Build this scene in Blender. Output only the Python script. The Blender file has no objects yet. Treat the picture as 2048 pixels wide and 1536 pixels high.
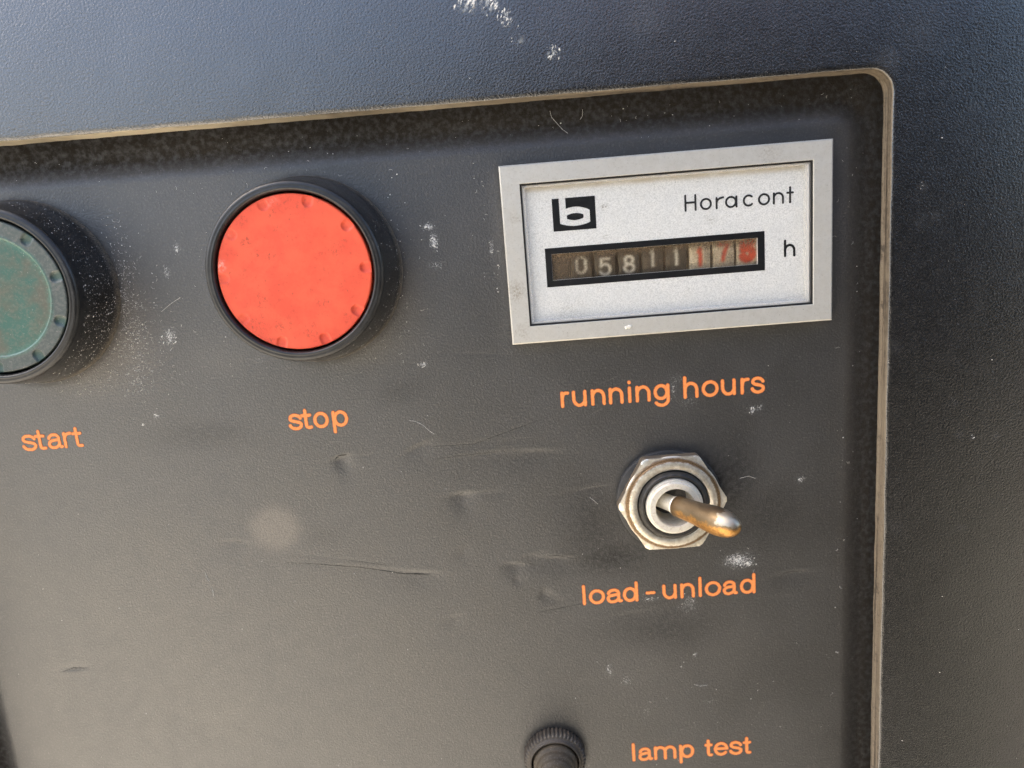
import bpy, bmesh, math, random
import numpy as np
from mathutils import Matrix, Vector, noise as mnoise

SC = bpy.context.scene
COL = SC.collection
MM = 0.001
rng = np.random.default_rng(7)
random.seed(7)

# ------------------------------------------------------------------ camera, sky, sun, exposure
# Panel frame: x right, y up, z out of the panel (millimetres), standing upright in the world
PANEL = Matrix.Translation((0, 0, 1.25)) @ Matrix.Rotation(math.pi / 2, 4, 'X')
CAM_POS = Vector((1.6456, -12.3630, 118.1986))
CAM_ROT = Matrix(((0.9968876, -0.0787187, -0.0042943),
                  (0.0764493, 0.9785765, -0.1911636),
                  (0.0192505, 0.1902404, 0.9815488)))      # rows: camera axes in the panel frame
cd = bpy.data.cameras.new("camera")
cam = bpy.data.objects.new("camera", cd)
COL.objects.link(cam)
SC.camera = cam
cd.sensor_width = 36.0
cd.lens = 36.0 * 1420.0 / 2048.0
cd.clip_start = 0.004
cd.clip_end = 2000.0
cd.dof.use_dof = True
cd.dof.focus_distance = 0.117
cd.dof.aperture_fstop = 17.0
cam.matrix_world = PANEL @ Matrix.Translation(CAM_POS * MM) @ CAM_ROT.transposed().to_4x4()

SUN_EL, SUN_ROT = math.radians(50), math.radians(-82)       # behind the machine, to the left
world = bpy.data.worlds.new("World")
SC.world = world
world.use_nodes = True
wn = world.node_tree
sky = wn.nodes.new("ShaderNodeTexSky")
sky.sky_type = 'NISHITA'
sky.sun_disc = False
sky.sun_elevation = SUN_EL
sky.sun_rotation = SUN_ROT
sky.air_density = 1.0
sky.dust_density = 4.0
wn.links.new(sky.outputs[0], wn.nodes["Background"].inputs[0])
wn.nodes["Background"].inputs[1].default_value = 0.15
sl = bpy.data.lights.new("sun", 'SUN')
sl.energy = 5.0
sl.angle = math.radians(0.5)
sl.color = (1.0, 0.95, 0.87)
sun = bpy.data.objects.new("sun", sl)
COL.objects.link(sun)
sd = Vector((math.sin(SUN_ROT) * math.cos(SUN_EL), math.cos(SUN_ROT) * math.cos(SUN_EL), math.sin(SUN_EL)))
sun.rotation_euler = sd.to_track_quat('Z', 'Y').to_euler()
SC.view_settings.view_transform = 'Standard'
SC.view_settings.look = 'None'
SC.view_settings.gamma = 1.0
SC.view_settings.exposure = 1.9
SC.cycles.max_bounces = 16
SC.cycles.transmission_bounces = 12
SC.cycles.diffuse_bounces = 6
SC.cycles.transparent_max_bounces = 12
SC.cycles.caustics_refractive = True
SC.cycles.blur_glossy = 0.0
SC.cycles.use_denoising = True
SC.cycles.denoiser = 'OPENIMAGEDENOISE'
SC.cycles.denoising_input_passes = 'RGB_ALBEDO_NORMAL'
SC.cycles.denoising_prefilter = 'NONE'
SC.cycles.use_adaptive_sampling = False

# ------------------------------------------------------------------ helpers
def tag(o, label=None, cat=None, group=None, kind=None):
    if label: o["label"] = label
    if cat: o["category"] = cat
    if group: o["group"] = group
    if kind: o["kind"] = kind
    return o

def empty(name, loc, label, cat, group=None):
    o = bpy.data.objects.new(name, None)
    COL.objects.link(o)
    o.empty_display_size = 0.01
    o.matrix_world = PANEL @ Matrix.Translation(Vector(loc) * MM)
    return tag(o, label, cat, group)

def mesh_obj(name, verts, faces, mats, parent=None, smooth=True, matidx=None, sharp=None):
    """verts in millimetres of the parent's (or the panel's) frame"""
    me = bpy.data.meshes.new(name)
    v = np.asarray(verts, dtype=np.float64) * MM
    me.from_pydata(v.tolist(), [], [tuple(int(i) for i in f) for f in faces])
    for m in (mats if isinstance(mats, (list, tuple)) else [mats]):
        me.materials.append(m)
    if matidx is not None:
        me.polygons.foreach_set("material_index", np.asarray(matidx, dtype=np.int32))
    me.polygons.foreach_set("use_smooth", np.full(len(me.polygons), bool(smooth)))
    if sharp:
        me.set_sharp_from_angle(angle=math.radians(sharp))
    me.update()
    o = bpy.data.objects.new(name, me)
    COL.objects.link(o)
    if parent is not None:
        o.parent = parent
    else:
        o.matrix_world = PANEL
    return o

def set_attr(o, name, arr):
    a = o.data.attributes.new(name, 'FLOAT', 'POINT')
    a.data.foreach_set("value", np.asarray(arr, dtype=np.float32))

def lathe(profile, seg=96, rfun=None):
    """closed rings about z; profile [(r, z)]; returns verts, faces"""
    V, F = [], []
    n = len(profile)
    for (r, z) in profile:
        for k in range(seg):
            a = 2 * math.pi * k / seg
            rr = r if rfun is None else rfun(r, z, a)
            V.append((rr * math.cos(a), rr * math.sin(a), z))
    for i in range(n - 1):
        for k in range(seg):
            k2 = (k + 1) % seg
            F.append((i * seg + k, i * seg + k2, (i + 1) * seg + k2, (i + 1) * seg + k))
    return V, F

def cap_ring(V, F, seg, first=False):
    """close the last (or first) ring with one fan"""
    n = len(V)
    ring = list(range(seg)) if first else list(range(n - seg, n))
    c = np.mean([V[i] for i in ring], axis=0)
    V.append(tuple(c))
    for k in range(seg):
        k2 = (k + 1) % seg
        F.append((ring[k2], ring[k], n) if first else (ring[k], ring[k2], n))
    return V, F

def box_loops(loops):
    """loops of equal length joined by quads"""
    V, F = [], []
    m = len(loops[0])
    for L in loops:
        V += list(L)
    for i in range(len(loops) - 1):
        for k in range(m):
            k2 = (k + 1) % m
            F.append((i * m + k, i * m + k2, (i + 1) * m + k2, (i + 1) * m + k))
    return V, F

def rrect(x0, y0, x1, y1, r, z, n=6):
    P = []
    for (cx, cy, a0) in ((x1 - r, y0 + r, -90), (x1 - r, y1 - r, 0), (x0 + r, y1 - r, 90), (x0 + r, y0 + r, 180)):
        for k in range(n + 1):
            a = math.radians(a0 + 90 * k / n)
            P.append((cx + r * math.cos(a), cy + r * math.sin(a), z))
    return P

# ------------------------------------------------------------------ shader helpers
class NT:
    def __init__(self, name):
        self.m = bpy.data.materials.new(name)
        self.m.use_nodes = True
        self.t = self.m.node_tree
        self.t.nodes.clear()
        self.out = self.t.nodes.new("ShaderNodeOutputMaterial")
        self.tc = self.t.nodes.new("ShaderNodeTexCoord")
        s = self.n("ShaderNodeVectorMath", operation='SCALE')
        self.l(self.tc.outputs["Object"], s.inputs[0])
        s.inputs["Scale"].default_value = 1000.0
        self.co = s.outputs[0]                        # object coordinates in millimetres
        sx = self.n("ShaderNodeSeparateXYZ")
        self.l(self.co, sx.inputs[0])
        self.x, self.y, self.z = sx.outputs
    def n(self, typ, **kw):
        nd = self.t.nodes.new(typ)
        for k, v in kw.items():
            setattr(nd, k, v)
        return nd
    def l(self, a, b):
        self.t.links.new(a, b)
    def put(self, v, sock):
        if isinstance(v, (int, float)):
            sock.default_value = v
        elif isinstance(v, (tuple, list)):
            sock.default_value = (*v, 1.0) if len(v) == 3 and len(sock.default_value) == 4 else v
        else:
            self.l(v, sock)
    def noise(self, scale, detail=3, rough=0.55, co=None, dist=0.0, off=None):
        nd = self.n("ShaderNodeTexNoise")
        c = co or self.co
        if off:
            c = self.vadd(c, off)
        self.l(c, nd.inputs["Vector"])
        nd.inputs["Scale"].default_value = scale
        nd.inputs["Detail"].default_value = detail
        nd.inputs["Roughness"].default_value = rough
        nd.inputs["Distortion"].default_value = dist
        return nd.outputs["Fac"]
    def vadd(self, c, off):
        a = self.n("ShaderNodeVectorMath", operation='ADD')
        self.l(c, a.inputs[0])
        self.put(off, a.inputs[1])
        return a.outputs[0]
    def vmul(self, c, s):
        a = self.n("ShaderNodeVectorMath", operation='MULTIPLY')
        self.l(c, a.inputs[0])
        a.inputs[1].default_value = s
        return a.outputs[0]
    def math(self, op, a, b=0.0, c=None, clamp=False):
        nd = self.n("ShaderNodeMath", operation=op, use_clamp=clamp)
        self.put(a, nd.inputs[0])
        self.put(b, nd.inputs[1])
        if c is not None:
            self.put(c, nd.inputs[2])
        return nd.outputs[0]
    def ramp(self, v, a, b, lo=0.0, hi=1.0, smooth=True):
        nd = self.n("ShaderNodeMapRange", interpolation_type='SMOOTHSTEP' if smooth else 'LINEAR')
        self.put(v, nd.inputs[0])
        for i, q in enumerate((a, b, lo, hi)):
            nd.inputs[i + 1].default_value = q
        return nd.outputs[0]
    def mix(self, f, a, b):
        nd = self.n("ShaderNodeMix", data_type='RGBA')
        self.put(f, nd.inputs[0])
        self.put(a, nd.inputs[6])
        self.put(b, nd.inputs[7])
        return nd.outputs[2]
    def attr(self, name):
        nd = self.n("ShaderNodeAttribute", attribute_name=name)
        return nd.outputs["Fac"]
    def spots(self, lst, warp=1.0, wscale=0.35):
        """a soft mask round each (x, y, radius, strength)"""
        nz = self.n("ShaderNodeTexNoise")
        self.l(self.co, nz.inputs["Vector"])
        nz.inputs["Scale"].default_value = wscale
        nz.inputs["Detail"].default_value = 3
        v = self.n("ShaderNodeVectorMath", operation='MULTIPLY_ADD')
        self.l(nz.outputs["Color"], v.inputs[0])
        v.inputs[1].default_value = (warp, warp, 0)
        self.l(self.vmul(self.co, (1, 1, 0)), v.inputs[2])
        tot = None
        for (x, y, r, s) in lst:
            d = self.n("ShaderNodeVectorMath", operation='DISTANCE')
            self.l(v.outputs[0], d.inputs[0])
            d.inputs[1].default_value = (x + warp * .5, y + warp * .5, 0)
            q = self.ramp(d.outputs["Value"], 0.0, r, s, 0.0)
            tot = q if tot is None else self.math('MAXIMUM', tot, q)
        return tot
    def bump(self, h, strength, dist_mm, prev=None):
        b = self.n("ShaderNodeBump")
        b.inputs["Strength"].default_value = strength
        b.inputs["Distance"].default_value = dist_mm * MM
        self.l(h, b.inputs["Height"])
        if prev is not None:
            self.l(prev, b.inputs["Normal"])
        return b.outputs[0]
    def pbsdf(self, color, rough=0.5, metal=0.0, normal=None, spec=0.5, **kw):
        p = self.n("ShaderNodeBsdfPrincipled")
        self.put(color, p.inputs["Base Color"])
        self.put(rough, p.inputs["Roughness"])
        self.put(metal, p.inputs["Metallic"])
        self.put(spec, p.inputs["Specular IOR Level"])
        if normal is not None:
            self.l(normal, p.inputs["Normal"])
        for k, v in kw.items():
            self.put(v, p.inputs[k.replace("_", " ")])
        return p.outputs[0]
    def done(self, sh):
        self.l(sh, self.out.inputs["Surface"])
        return self.m

def mat_panel():
    t = NT("panel_paint")
    grain = t.noise(2.9, 4, 0.65)
    fine = t.noise(9.0, 2, 0.5)
    big = t.noise(0.05, 4, 0.6)
    mid = t.noise(0.35, 4, 0.6, off=(31, 7, 0))
    scuff, grime_shade, dust, patch, stain = (t.attr(a) for a in ("scuff", "grime_shade", "dust", "patch", "stain"))
    hf = t.noise(3.6, 5, 0.8, off=(5, 90, 0), dist=.6)
    lf = t.noise(1.1, 3, 0.6, off=(55, 20, 0))
    sc = t.math('MULTIPLY', scuff, t.ramp(t.math('ADD', hf, t.math('MULTIPLY', scuff, .13)), .585, .64), clamp=True)
    specks = t.ramp(t.noise(7.0, 2, .6, off=(9, 3, 0)), .66, .72)
    base = t.mix(t.ramp(big, .35, .65), (.0125, .0122, .0118), (.019, .0185, .018))
    base = t.mix(t.math('MULTIPLY', t.ramp(mid, .45, .7), .5), base, (.010, .010, .010))
    base = t.mix(t.math('MULTIPLY', t.ramp(grain, .53, .66), .75), base, (.058, .055, .050))
    base = t.mix(t.math('MULTIPLY', t.ramp(grain, .46, .34), .5), base, (.006, .006, .006))
    base = t.mix(t.math('MULTIPLY', stain, t.ramp(hf, .3, .6), clamp=True), base, (.012, .012, .012))
    gm = t.math('MULTIPLY', grime_shade, t.ramp(lf, .25, .65, .45, 1.0), clamp=True)
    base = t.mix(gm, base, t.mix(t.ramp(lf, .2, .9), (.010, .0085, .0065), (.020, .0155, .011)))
    base = t.mix(t.math('MULTIPLY', dust, t.ramp(hf, .35, .75, .15, 1.0), clamp=True), base, (.17, .15, .125))
    base = t.mix(t.math('MULTIPLY', specks, t.math('ADD', .1, t.math('MULTIPLY', dust, 1.2)), clamp=True), base, (.30, .28, .25))
    base = t.mix(t.math('MULTIPLY', patch, t.ramp(hf, .3, .65, .2, .6)), base, (.17, .14, .105))
    base = t.mix(sc, base, (.62, .62, .60))
    rough = t.math('ADD', t.math('ADD', .40, t.math('MULTIPLY', gm, .35)), t.math('ADD', t.math('MULTIPLY', t.math('SUBTRACT', big, .5), .25), t.math('MULTIPLY', t.math('SUBTRACT', mid, .5), .18)))
    spec = t.math('SUBTRACT', 1.0, t.math('ADD', t.math('MULTIPLY', gm, .85), t.math('MULTIPLY', stain, t.ramp(lf, .3, .6, .4, 1.1))), clamp=True)
    nb = t.bump(grain, 1.0, .085)
    nb = t.bump(fine, .5, .03, nb)
    return t.done(t.pbsdf(base, rough, 0, nb, spec, IOR=1.56))

def mat_cover(spots_white, spots_grey):
    t = NT("cover_paint")
    grain = t.noise(3.0, 4, 0.6, dist=.3)
    grain2 = t.noise(4.2, 2, 0.5)
    big = t.noise(0.04, 4, .6)
    hf = t.noise(1.6, 5, .8, co=t.vmul(t.co, (1.5, .8, 1)), off=(40, 2, 0), dist=.8)
    w = t.spots(spots_white, 2.0)
    g = t.math('MULTIPLY', t.spots(spots_grey, 1.5), .55)
    base = t.mix(t.ramp(big, .35, .65), (.003, .003, .0034), (.005, .005, .0054))
    base = t.mix(t.math('MULTIPLY', t.ramp(grain, .55, .68), t.ramp(t.noise(.5, 3, .6, off=(2, 2, 2)), .3, .7, .3, .9)), base, (.028, .0275, .027))
    base = t.mix(t.math('MULTIPLY', g, t.ramp(hf, .3, .7), clamp=True), base, (.12, .12, .12))
    base = t.mix(t.math('MULTIPLY', w, t.ramp(hf, .50, .58), clamp=True), base, (.55, .54, .47))
    scratch = t.ramp(t.noise(1.0, 2, .5, co=t.vmul(t.co, (.25, 6.0, 1))), .70, .76)
    base = t.mix(t.math('MULTIPLY', scratch, .25), base, (.10, .095, .09))
    rough = t.math('ADD', .20, t.math('MULTIPLY', t.ramp(t.noise(.5, 4, .6, off=(3, 3, 3)), .35, .7), .07))
    nb = t.bump(t.noise(.05, 2, .5, off=(8, 1, 0)), .3, .8)
    nb = t.bump(grain, 1.0, .082, nb)
    nb = t.bump(grain2, .5, .02, nb)
    return t.done(t.pbsdf(base, rough, 0, nb, 1.0, IOR=1.7))

def mat_edge():
    t = NT("worn_cover_edge")
    lay = t.math('ADD', t.math('MULTIPLY', t.noise(1.0, 2, .5, co=t.vmul(t.co, (.02, .02, 2.1))), .75), t.math('MULTIPLY', t.noise(.9, 4, .75, off=(9, 9, 9)), .25))
    fl = t.noise(2.8, 4, .7)
    c = t.mix(t.ramp(lay, .38, .54), (.034, .027, .020), (.165, .134, .096))
    c = t.mix(t.ramp(fl, .50, .70), c, (.08, .058, .038))
    c = t.mix(t.ramp(t.noise(.25, 4, .7, off=(1, 5, 5)), .58, .66), c, (.055, .044, .033))
    c = t.mix(t.math('MULTIPLY', t.ramp(t.x, 35, -70), t.ramp(t.y, 6, 8)), c, (.50, .43, .31))
    c = t.mix(t.ramp(t.noise(.09, 3, .6), .45, .7), c, (.16, .13, .092))
    return t.done(t.pbsdf(c, .6, 0, t.bump(fl, .6, .08), .3))

def mat_plastic(name, base, rough=.38, dust=0.25, zlo=None, spec=.5):
    t = NT(name)
    hf = t.noise(3.8, 4, .75)
    sp = t.noise(5.5, 3, .65, off=(8, 8, 8))
    b = t.mix(t.ramp(t.noise(.25, 3, .6), .4, .65), base, tuple(c * 1.7 + .004 for c in base))
    b = t.mix(t.math('MULTIPLY', t.ramp(hf, .5, .75), dust), b, (.16, .14, .115))
    m = t.ramp(sp, .63, .70)
    if zlo is not None:
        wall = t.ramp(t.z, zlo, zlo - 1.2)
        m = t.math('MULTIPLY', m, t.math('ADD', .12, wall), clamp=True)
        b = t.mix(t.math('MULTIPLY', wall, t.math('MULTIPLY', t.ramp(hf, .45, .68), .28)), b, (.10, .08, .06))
        # the dirt that lies where the sleeve meets the panel
        b = t.mix(t.math('MULTIPLY', t.ramp(t.z, 1.6, 0.2), t.ramp(hf, .35, .6)), b, (.20, .17, .13))
    else:
        m = t.math('MULTIPLY', m, .3)
    b = t.mix(m, b, (.42, .39, .35))
    r = t.math('ADD', rough, t.math('MULTIPLY', t.ramp(hf, .45, .75), .25))
    return t.done(t.pbsdf(b, r, 0, t.bump(hf, .35, .03), spec))

def mat_red():
    t = NT("red_cap_plastic")
    n1 = t.noise(.22, 4, .65)
    n2 = t.noise(1.4, 5, .75, off=(4, 4, 0))
    n3 = t.noise(1.0, 3, .6, co=t.vmul(t.co, (2.0, .55, 1)), off=(17, 0, 0))
    b = t.mix(t.ramp(n1, .35, .68), (.80, .108, .050), (.70, .082, .040))
    b = t.mix(t.math('MULTIPLY', t.ramp(n2, .55, .75), t.math('MULTIPLY', t.ramp(n1, .36, .56), .9)), b, (.55, .055, .03))
    b = t.mix(t.math('MULTIPLY', t.ramp(n3, .60, .70), t.math('MULTIPLY', t.ramp(n2, .48, .62), .8)), b, (.16, .05, .025))
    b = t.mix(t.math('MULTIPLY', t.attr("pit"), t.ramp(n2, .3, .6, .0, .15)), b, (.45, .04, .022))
    sm = t.spots([(-6.5, 5.1, 1.3, .9), (-3.3, 2.7, 1.5, .9), (-2.2, 9.2, 1.4, .8), (-7.1, 8.4, 1.6, .7), (4.7, 10.4, 1.3, .6), (5.1, 0, 1.2, .6), (6.7, 3.1, 1.8, .6), (-5.5, -3.8, 2.2, .6),
                  (-2.9, -7.8, 2.4, .6), (3.5, -4.7, 1.6, .6), (6.7, -2.0, 1.4, .5), (1.1, -9.1, 2.6, .6), (-6.5, -7.0, 3.0, .5), (2.6, 9.8, 1.0, .6), (-8.0, .5, 1.5, .5), (0, 10.7, 2.5, .4), (7.5, -6.5, 2.2, .5)], 1.6)
    st = t.noise(1.7, 5, .8, co=t.vmul(t.co, (1.3, .9, 1)), off=(61, 3, 0), dist=.7)
    b = t.mix(t.math('MULTIPLY', sm, t.ramp(st, .52, .60), clamp=True), b, (.22, .045, .022))
    pale = t.spots([(-11, 2, 1.3, .7), (-9.5, 6.5, 1.0, .35), (-2, 11, 1.5, .3)], 1.0)
    b = t.mix(t.math('MULTIPLY', pale, t.ramp(n2, .45, .6)), b, (.85, .50, .42))
    sp = t.ramp(t.noise(4.0, 3, .6, off=(2, 9, 0)), .69, .73)
    b = t.mix(t.math('MULTIPLY', sp, .7), b, (.14, .07, .04))
    nb = t.bump(n2, .25, .05)
    nb = t.bump(t.noise(6, 2, .5), .2, .015, nb)
    return t.done(t.pbsdf(b, t.ramp(n2, .3, .7, .42, .6), 0, nb, .35))

def mat_green():
    t = NT("green_cap_plastic")
    rad = t.n("ShaderNodeVectorMath", operation='LENGTH')
    t.l(t.vmul(t.co, (1, 1, 0)), rad.inputs[0])
    r = t.math('ADD', rad.outputs["Value"], t.math('MULTIPLY', t.math('SUBTRACT', t.noise(.3, 3, .6), .5), .9))
    n1 = t.noise(.16, 4, .6, off=(12, 3, 0))
    n2 = t.noise(2.2, 4, .7)
    disc = t.mix(t.ramp(n1, .34, .60), (.030, .105, .080), (.085, .088, .062))
    disc = t.mix(t.math('MULTIPLY', t.ramp(n2, .45, .7), .45), disc, (.16, .155, .115))
    rim = t.mix(t.ramp(n2, .4, .7), (.060, .078, .072), (.115, .12, .108))
    b = t.mix(t.ramp(r, 9.15, 9.5), disc, rim)
    band = t.math('MULTIPLY', t.ramp(r, 8.3, 9.2), t.ramp(r, 9.9, 9.35))
    b = t.mix(t.math('MULTIPLY', band, t.ramp(n2, .35, .6, .15, .6)), b, (.055, .18, .135))
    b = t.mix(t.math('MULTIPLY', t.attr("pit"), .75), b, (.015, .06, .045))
    sp = t.ramp(t.noise(4.5, 3, .6, off=(2, 9, 0)), .66, .72)
    b = t.mix(t.math('MULTIPLY', sp, .6), b, (.48, .46, .40))
    return t.done(t.pbsdf(b, t.ramp(n2, .3, .7, .32, .5), 0, t.bump(n2, .3, .03), .5))

def mat_orange():
    t = NT("orange_lettering_paint")
    e = t.attr("inset")
    n = t.noise(3.0, 3, .6)
    b = t.mix(t.ramp(n, .35, .7), (.82, .265, .070), (.86, .315, .10))
    b = t.mix(t.ramp(e, .0, .13, .75, 0.0), b, (.50, .085, .018))
    return t.done(t.pbsdf(b, .5, 0, t.bump(n, .4, .03), .3))

def mat_flat(name, base, rough=.5, metal=0.0, var=.25, sc=2.0, spec=.4, bump=.2):
    t = NT(name)
    n = t.noise(sc, 4, .65)
    b = t.mix(t.ramp(n, .35, .68), base, tuple(min(1, c * (1 - var)) for c in base))
    return t.done(t.pbsdf(b, t.ramp(n, .3, .7, max(.03, rough - .07), rough + .07), metal, t.bump(n, bump, .03), spec))

def mat_bezel():
    t = NT("satin_silver_bezel")
    br = t.noise(1.0, 3, .6, co=t.vmul(t.co, (.4, 7, 7)))
    n = t.noise(.35, 4, .65)
    hf = t.noise(3.5, 4, .7, off=(3, 8, 0))
    b = t.mix(t.ramp(n, .3, .7), (.60, .585, .535), (.54, .52, .465))
    b = t.mix(t.math('MULTIPLY', t.ramp(hf, .52, .75), .35), b, (.28, .24, .18))
    b = t.mix(t.math('MULTIPLY', t.ramp(t.noise(5, 2, .5, off=(1, 1, 1)), .71, .74), .8), b, (.07, .05, .035))
    st = t.spots([(1.3, -19.5, 2.2, .6), (2.0, -8, 1.5, .35), (1.5, -26, 2.2, .3), (42, -1.5, 3, .25)], 1.5)
    b = t.mix(t.math('MULTIPLY', st, t.ramp(hf, .4, .62)), b, (.20, .14, .07))
    nb = t.bump(br, .22, .03)
    return t.done(t.pbsdf(b, t.ramp(n, .3, .7, .40, .52), .45, nb, .5))

def mat_face():
    t = NT("silver_speckled_face")
    s = t.noise(5.2, 3, .7)
    n = t.noise(.3, 4, .6)
    b = t.mix(t.ramp(s, .36, .62), (.70, .695, .665), (.93, .92, .885))
    b = t.mix(t.math('MULTIPLY', t.ramp(n, .4, .7), .35), b, (.76, .76, .74))
    sp = t.ramp(t.noise(3.0, 4, .75, off=(40, 1, 0)), .635, .69)
    b = t.mix(t.math('MULTIPLY', sp, .75), b, (.22, .21, .19))
    st = t.spots([(16.3, -7.4, .8, .9), (16.2, -12.0, .6, .5), (33, -10.8, 1.5, .35), (10, -24, 4, .3)], 1.0, .8)
    b = t.mix(t.math('MULTIPLY', st, t.ramp(t.noise(4, 3, .7), .48, .58)), b, (.20, .17, .10))
    # yellowed lacquer along the top edge of the plate
    b = t.mix(t.math('MULTIPLY', t.ramp(t.y, -4.6, -3.8), t.ramp(n, .3, .6, .4, .75)), b, (.62, .54, .42))
    return t.done(t.pbsdf(b, .45, .15, t.bump(s, .35, .02), .4))

def mat_clear():
    t = NT("clear_acrylic")
    tr = t.n("ShaderNodeBsdfTransparent")
    tr.inputs["Color"].default_value = (.97, .97, .965, 1)
    gl_ = t.n("ShaderNodeBsdfGlossy")
    gl_.inputs["Roughness"].default_value = .04
    fr = t.n("ShaderNodeFresnel")
    fr.inputs["IOR"].default_value = 1.49
    mx = t.n("ShaderNodeMixShader")
    geo = t.n("ShaderNodeNewGeometry")
    t.l(t.math('MULTIPLY', fr.outputs[0], t.math('SUBTRACT', 1.0, geo.outputs['Backfacing'])), mx.inputs[0]); t.l(tr.outputs[0], mx.inputs[1]); t.l(gl_.outputs[0], mx.inputs[2])
    # pale rim painted in for the bright refracting bevel, plus scuff haze
    edge = t.math('MAXIMUM', t.math('MAXIMUM', t.ramp(t.x, 4.0, 3.6), t.ramp(t.x, 47.4, 48.2)), t.math('MAXIMUM', t.ramp(t.y, -24.3, -24.9), t.ramp(t.y, -3.75, -3.4)))
    hz = t.math('MULTIPLY', t.ramp(t.noise(3.5, 4, .75), .64, .72), .35)
    df = t.n("ShaderNodeBsdfDiffuse")
    df.inputs["Color"].default_value = (.80, .78, .73, 1)
    m2 = t.n("ShaderNodeMixShader")
    t.l(t.math('ADD', t.math('MULTIPLY', edge, .30), t.math('MULTIPLY', hz, .25)), m2.inputs[0]); t.l(mx.outputs[0], m2.inputs[1]); t.l(df.outputs[0], m2.inputs[2])
    return t.done(m2.outputs[0])

def mat_pane():
    t = NT("dusty_counter_pane")
    tr = t.n("ShaderNodeBsdfTransparent")
    tr.inputs["Color"].default_value = (.98, .96, .92, 1)
    hf = t.noise(3.4, 5, .8)
    lf = t.noise(.35, 3, .6, off=(6, 0, 0))
    left = t.ramp(t.x, 14.0, 8.0)
    top = t.ramp(t.y, -15.8, -14.2)
    right = t.math('MULTIPLY', t.ramp(t.x, 28.0, 31.0), t.ramp(t.x, 41.0, 37.0))
    d = t.math('ADD', t.math('MULTIPLY', left, .60), t.math('MULTIPLY', top, .70))
    d = t.math('ADD', d, t.math('MULTIPLY', right, .10))
    d = t.math('ADD', d, t.math('MULTIPLY', t.ramp(lf, .4, .7), .25))
    d = t.math('ADD', t.math('MULTIPLY', t.math('ADD', d, .14), t.ramp(hf, .36, .66), clamp=True), .05)
    df = t.n("ShaderNodeBsdfDiffuse")
    t.put(t.mix(t.ramp(hf, .4, .7), (.17, .115, .07), (.30, .235, .165)), df.inputs["Color"])
    mx = t.n("ShaderNodeMixShader")
    t.l(d, mx.inputs[0]); t.l(tr.outputs[0], mx.inputs[1]); t.l(df.outputs[0], mx.inputs[2])
    return t.done(mx.outputs[0])

def mat_digit(name, ca, wheel):
    """faded print: it thins out into the wheel's own colour at the rim of each stroke"""
    t = NT(name)
    e = t.attr("inset")
    f = t.ramp(t.math('ADD', e, t.math('MULTIPLY', t.math('SUBTRACT', t.noise(2.2, 5, .8), .5), .5)), .02, .62)
    return t.done(t.pbsdf(t.mix(f, wheel, ca), .5, 0, None, .4))

def mat_metal(name, base, dirt, rough=.32, amount=.5, metal=1.0, sc=1.2):
    t = NT(name)
    n = t.noise(sc, 5, .7)
    hf = t.noise(6, 3, .7, off=(7, 7, 7))
    m = t.math('MULTIPLY', t.ramp(n, .46, .70), amount)
    b = t.mix(m, base, dirt)
    b = t.mix(t.math('MULTIPLY', t.ramp(hf, .66, .72), .8), b, (.05, .04, .03))
    return t.done(t.pbsdf(b, t.math('ADD', rough, t.math('MULTIPLY', m, .3)), t.math('SUBTRACT', metal, t.math('MULTIPLY', m, .6), clamp=True), t.bump(n, .3, .04), .5))

def mat_nut():
    t = NT("worn_nickel")
    n = t.noise(1.2, 5, .7)
    hf = t.noise(5, 3, .7, off=(7, 7, 7))
    rad = t.n("ShaderNodeVectorMath", operation='LENGTH')
    t.l(t.vmul(t.co, (1, 1, 0)), rad.inputs[0])
    r = t.math('ADD', rad.outputs["Value"], t.math('MULTIPLY', t.math('SUBTRACT', n, .5), .5))
    band = t.math('MULTIPLY', t.ramp(r, 7.3, 7.62), t.ramp(r, 8.35, 8.0))
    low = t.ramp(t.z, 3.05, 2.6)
    b = t.mix(t.ramp(n, .35, .65), (.86, .81, .69), (.66, .59, .46))
    b = t.mix(t.math('MULTIPLY', band, 1.0), b, t.mix(t.ramp(hf, .4, .6), (.20, .12, .05), (.09, .05, .02)))
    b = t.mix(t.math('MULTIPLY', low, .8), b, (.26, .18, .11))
    b = t.mix(t.math('MULTIPLY', t.ramp(hf, .67, .71), .9), b, (.05, .04, .03))
    return t.done(t.pbsdf(b, .36, t.math('SUBTRACT', .75, t.math('MULTIPLY', band, .4)), t.bump(n, .3, .04), .5))

def mat_brass():
    t = NT("tarnished_brass")
    n = t.noise(.8, 5, .7)
    hf = t.noise(6, 3, .7, off=(7, 7, 7))
    # greyer brown on the upper flank of the lever, paler patch at the tip
    up = t.ramp(t.math('ADD', t.math('ADD', t.y, t.math('MULTIPLY', t.z, .0)), t.math('MULTIPLY', t.math('SUBTRACT', n, .5), 2.4)), -.25, .35)
    tip = t.math('MULTIPLY', t.ramp(t.math('ADD', t.z, t.math('MULTIPLY', t.math('SUBTRACT', n, .5), 5.0)), 11.0, 11.5), t.ramp(t.math('ADD', t.y, t.math('MULTIPLY', t.math('SUBTRACT', n, .5), 1.8)), .35, .7))
    b = t.mix(t.ramp(n, .4, .65), (.46, .24, .07), (.24, .125, .04))
    b = t.mix(up, b, (.20, .145, .085))
    b = t.mix(tip, b, (.42, .36, .27))
    b = t.mix(t.ramp(t.z, 3.6, 2.2), b, (.16, .105, .055))
    b = t.mix(t.math('MULTIPLY', t.ramp(hf, .66, .72), .8), b, (.55, .47, .36))
    r = t.math('SUBTRACT', t.ramp(n, .35, .7, .36, .56), t.math('MULTIPLY', tip, .06))
    return t.done(t.pbsdf(b, r, .9, t.bump(n, .35, .07), .5))

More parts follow.
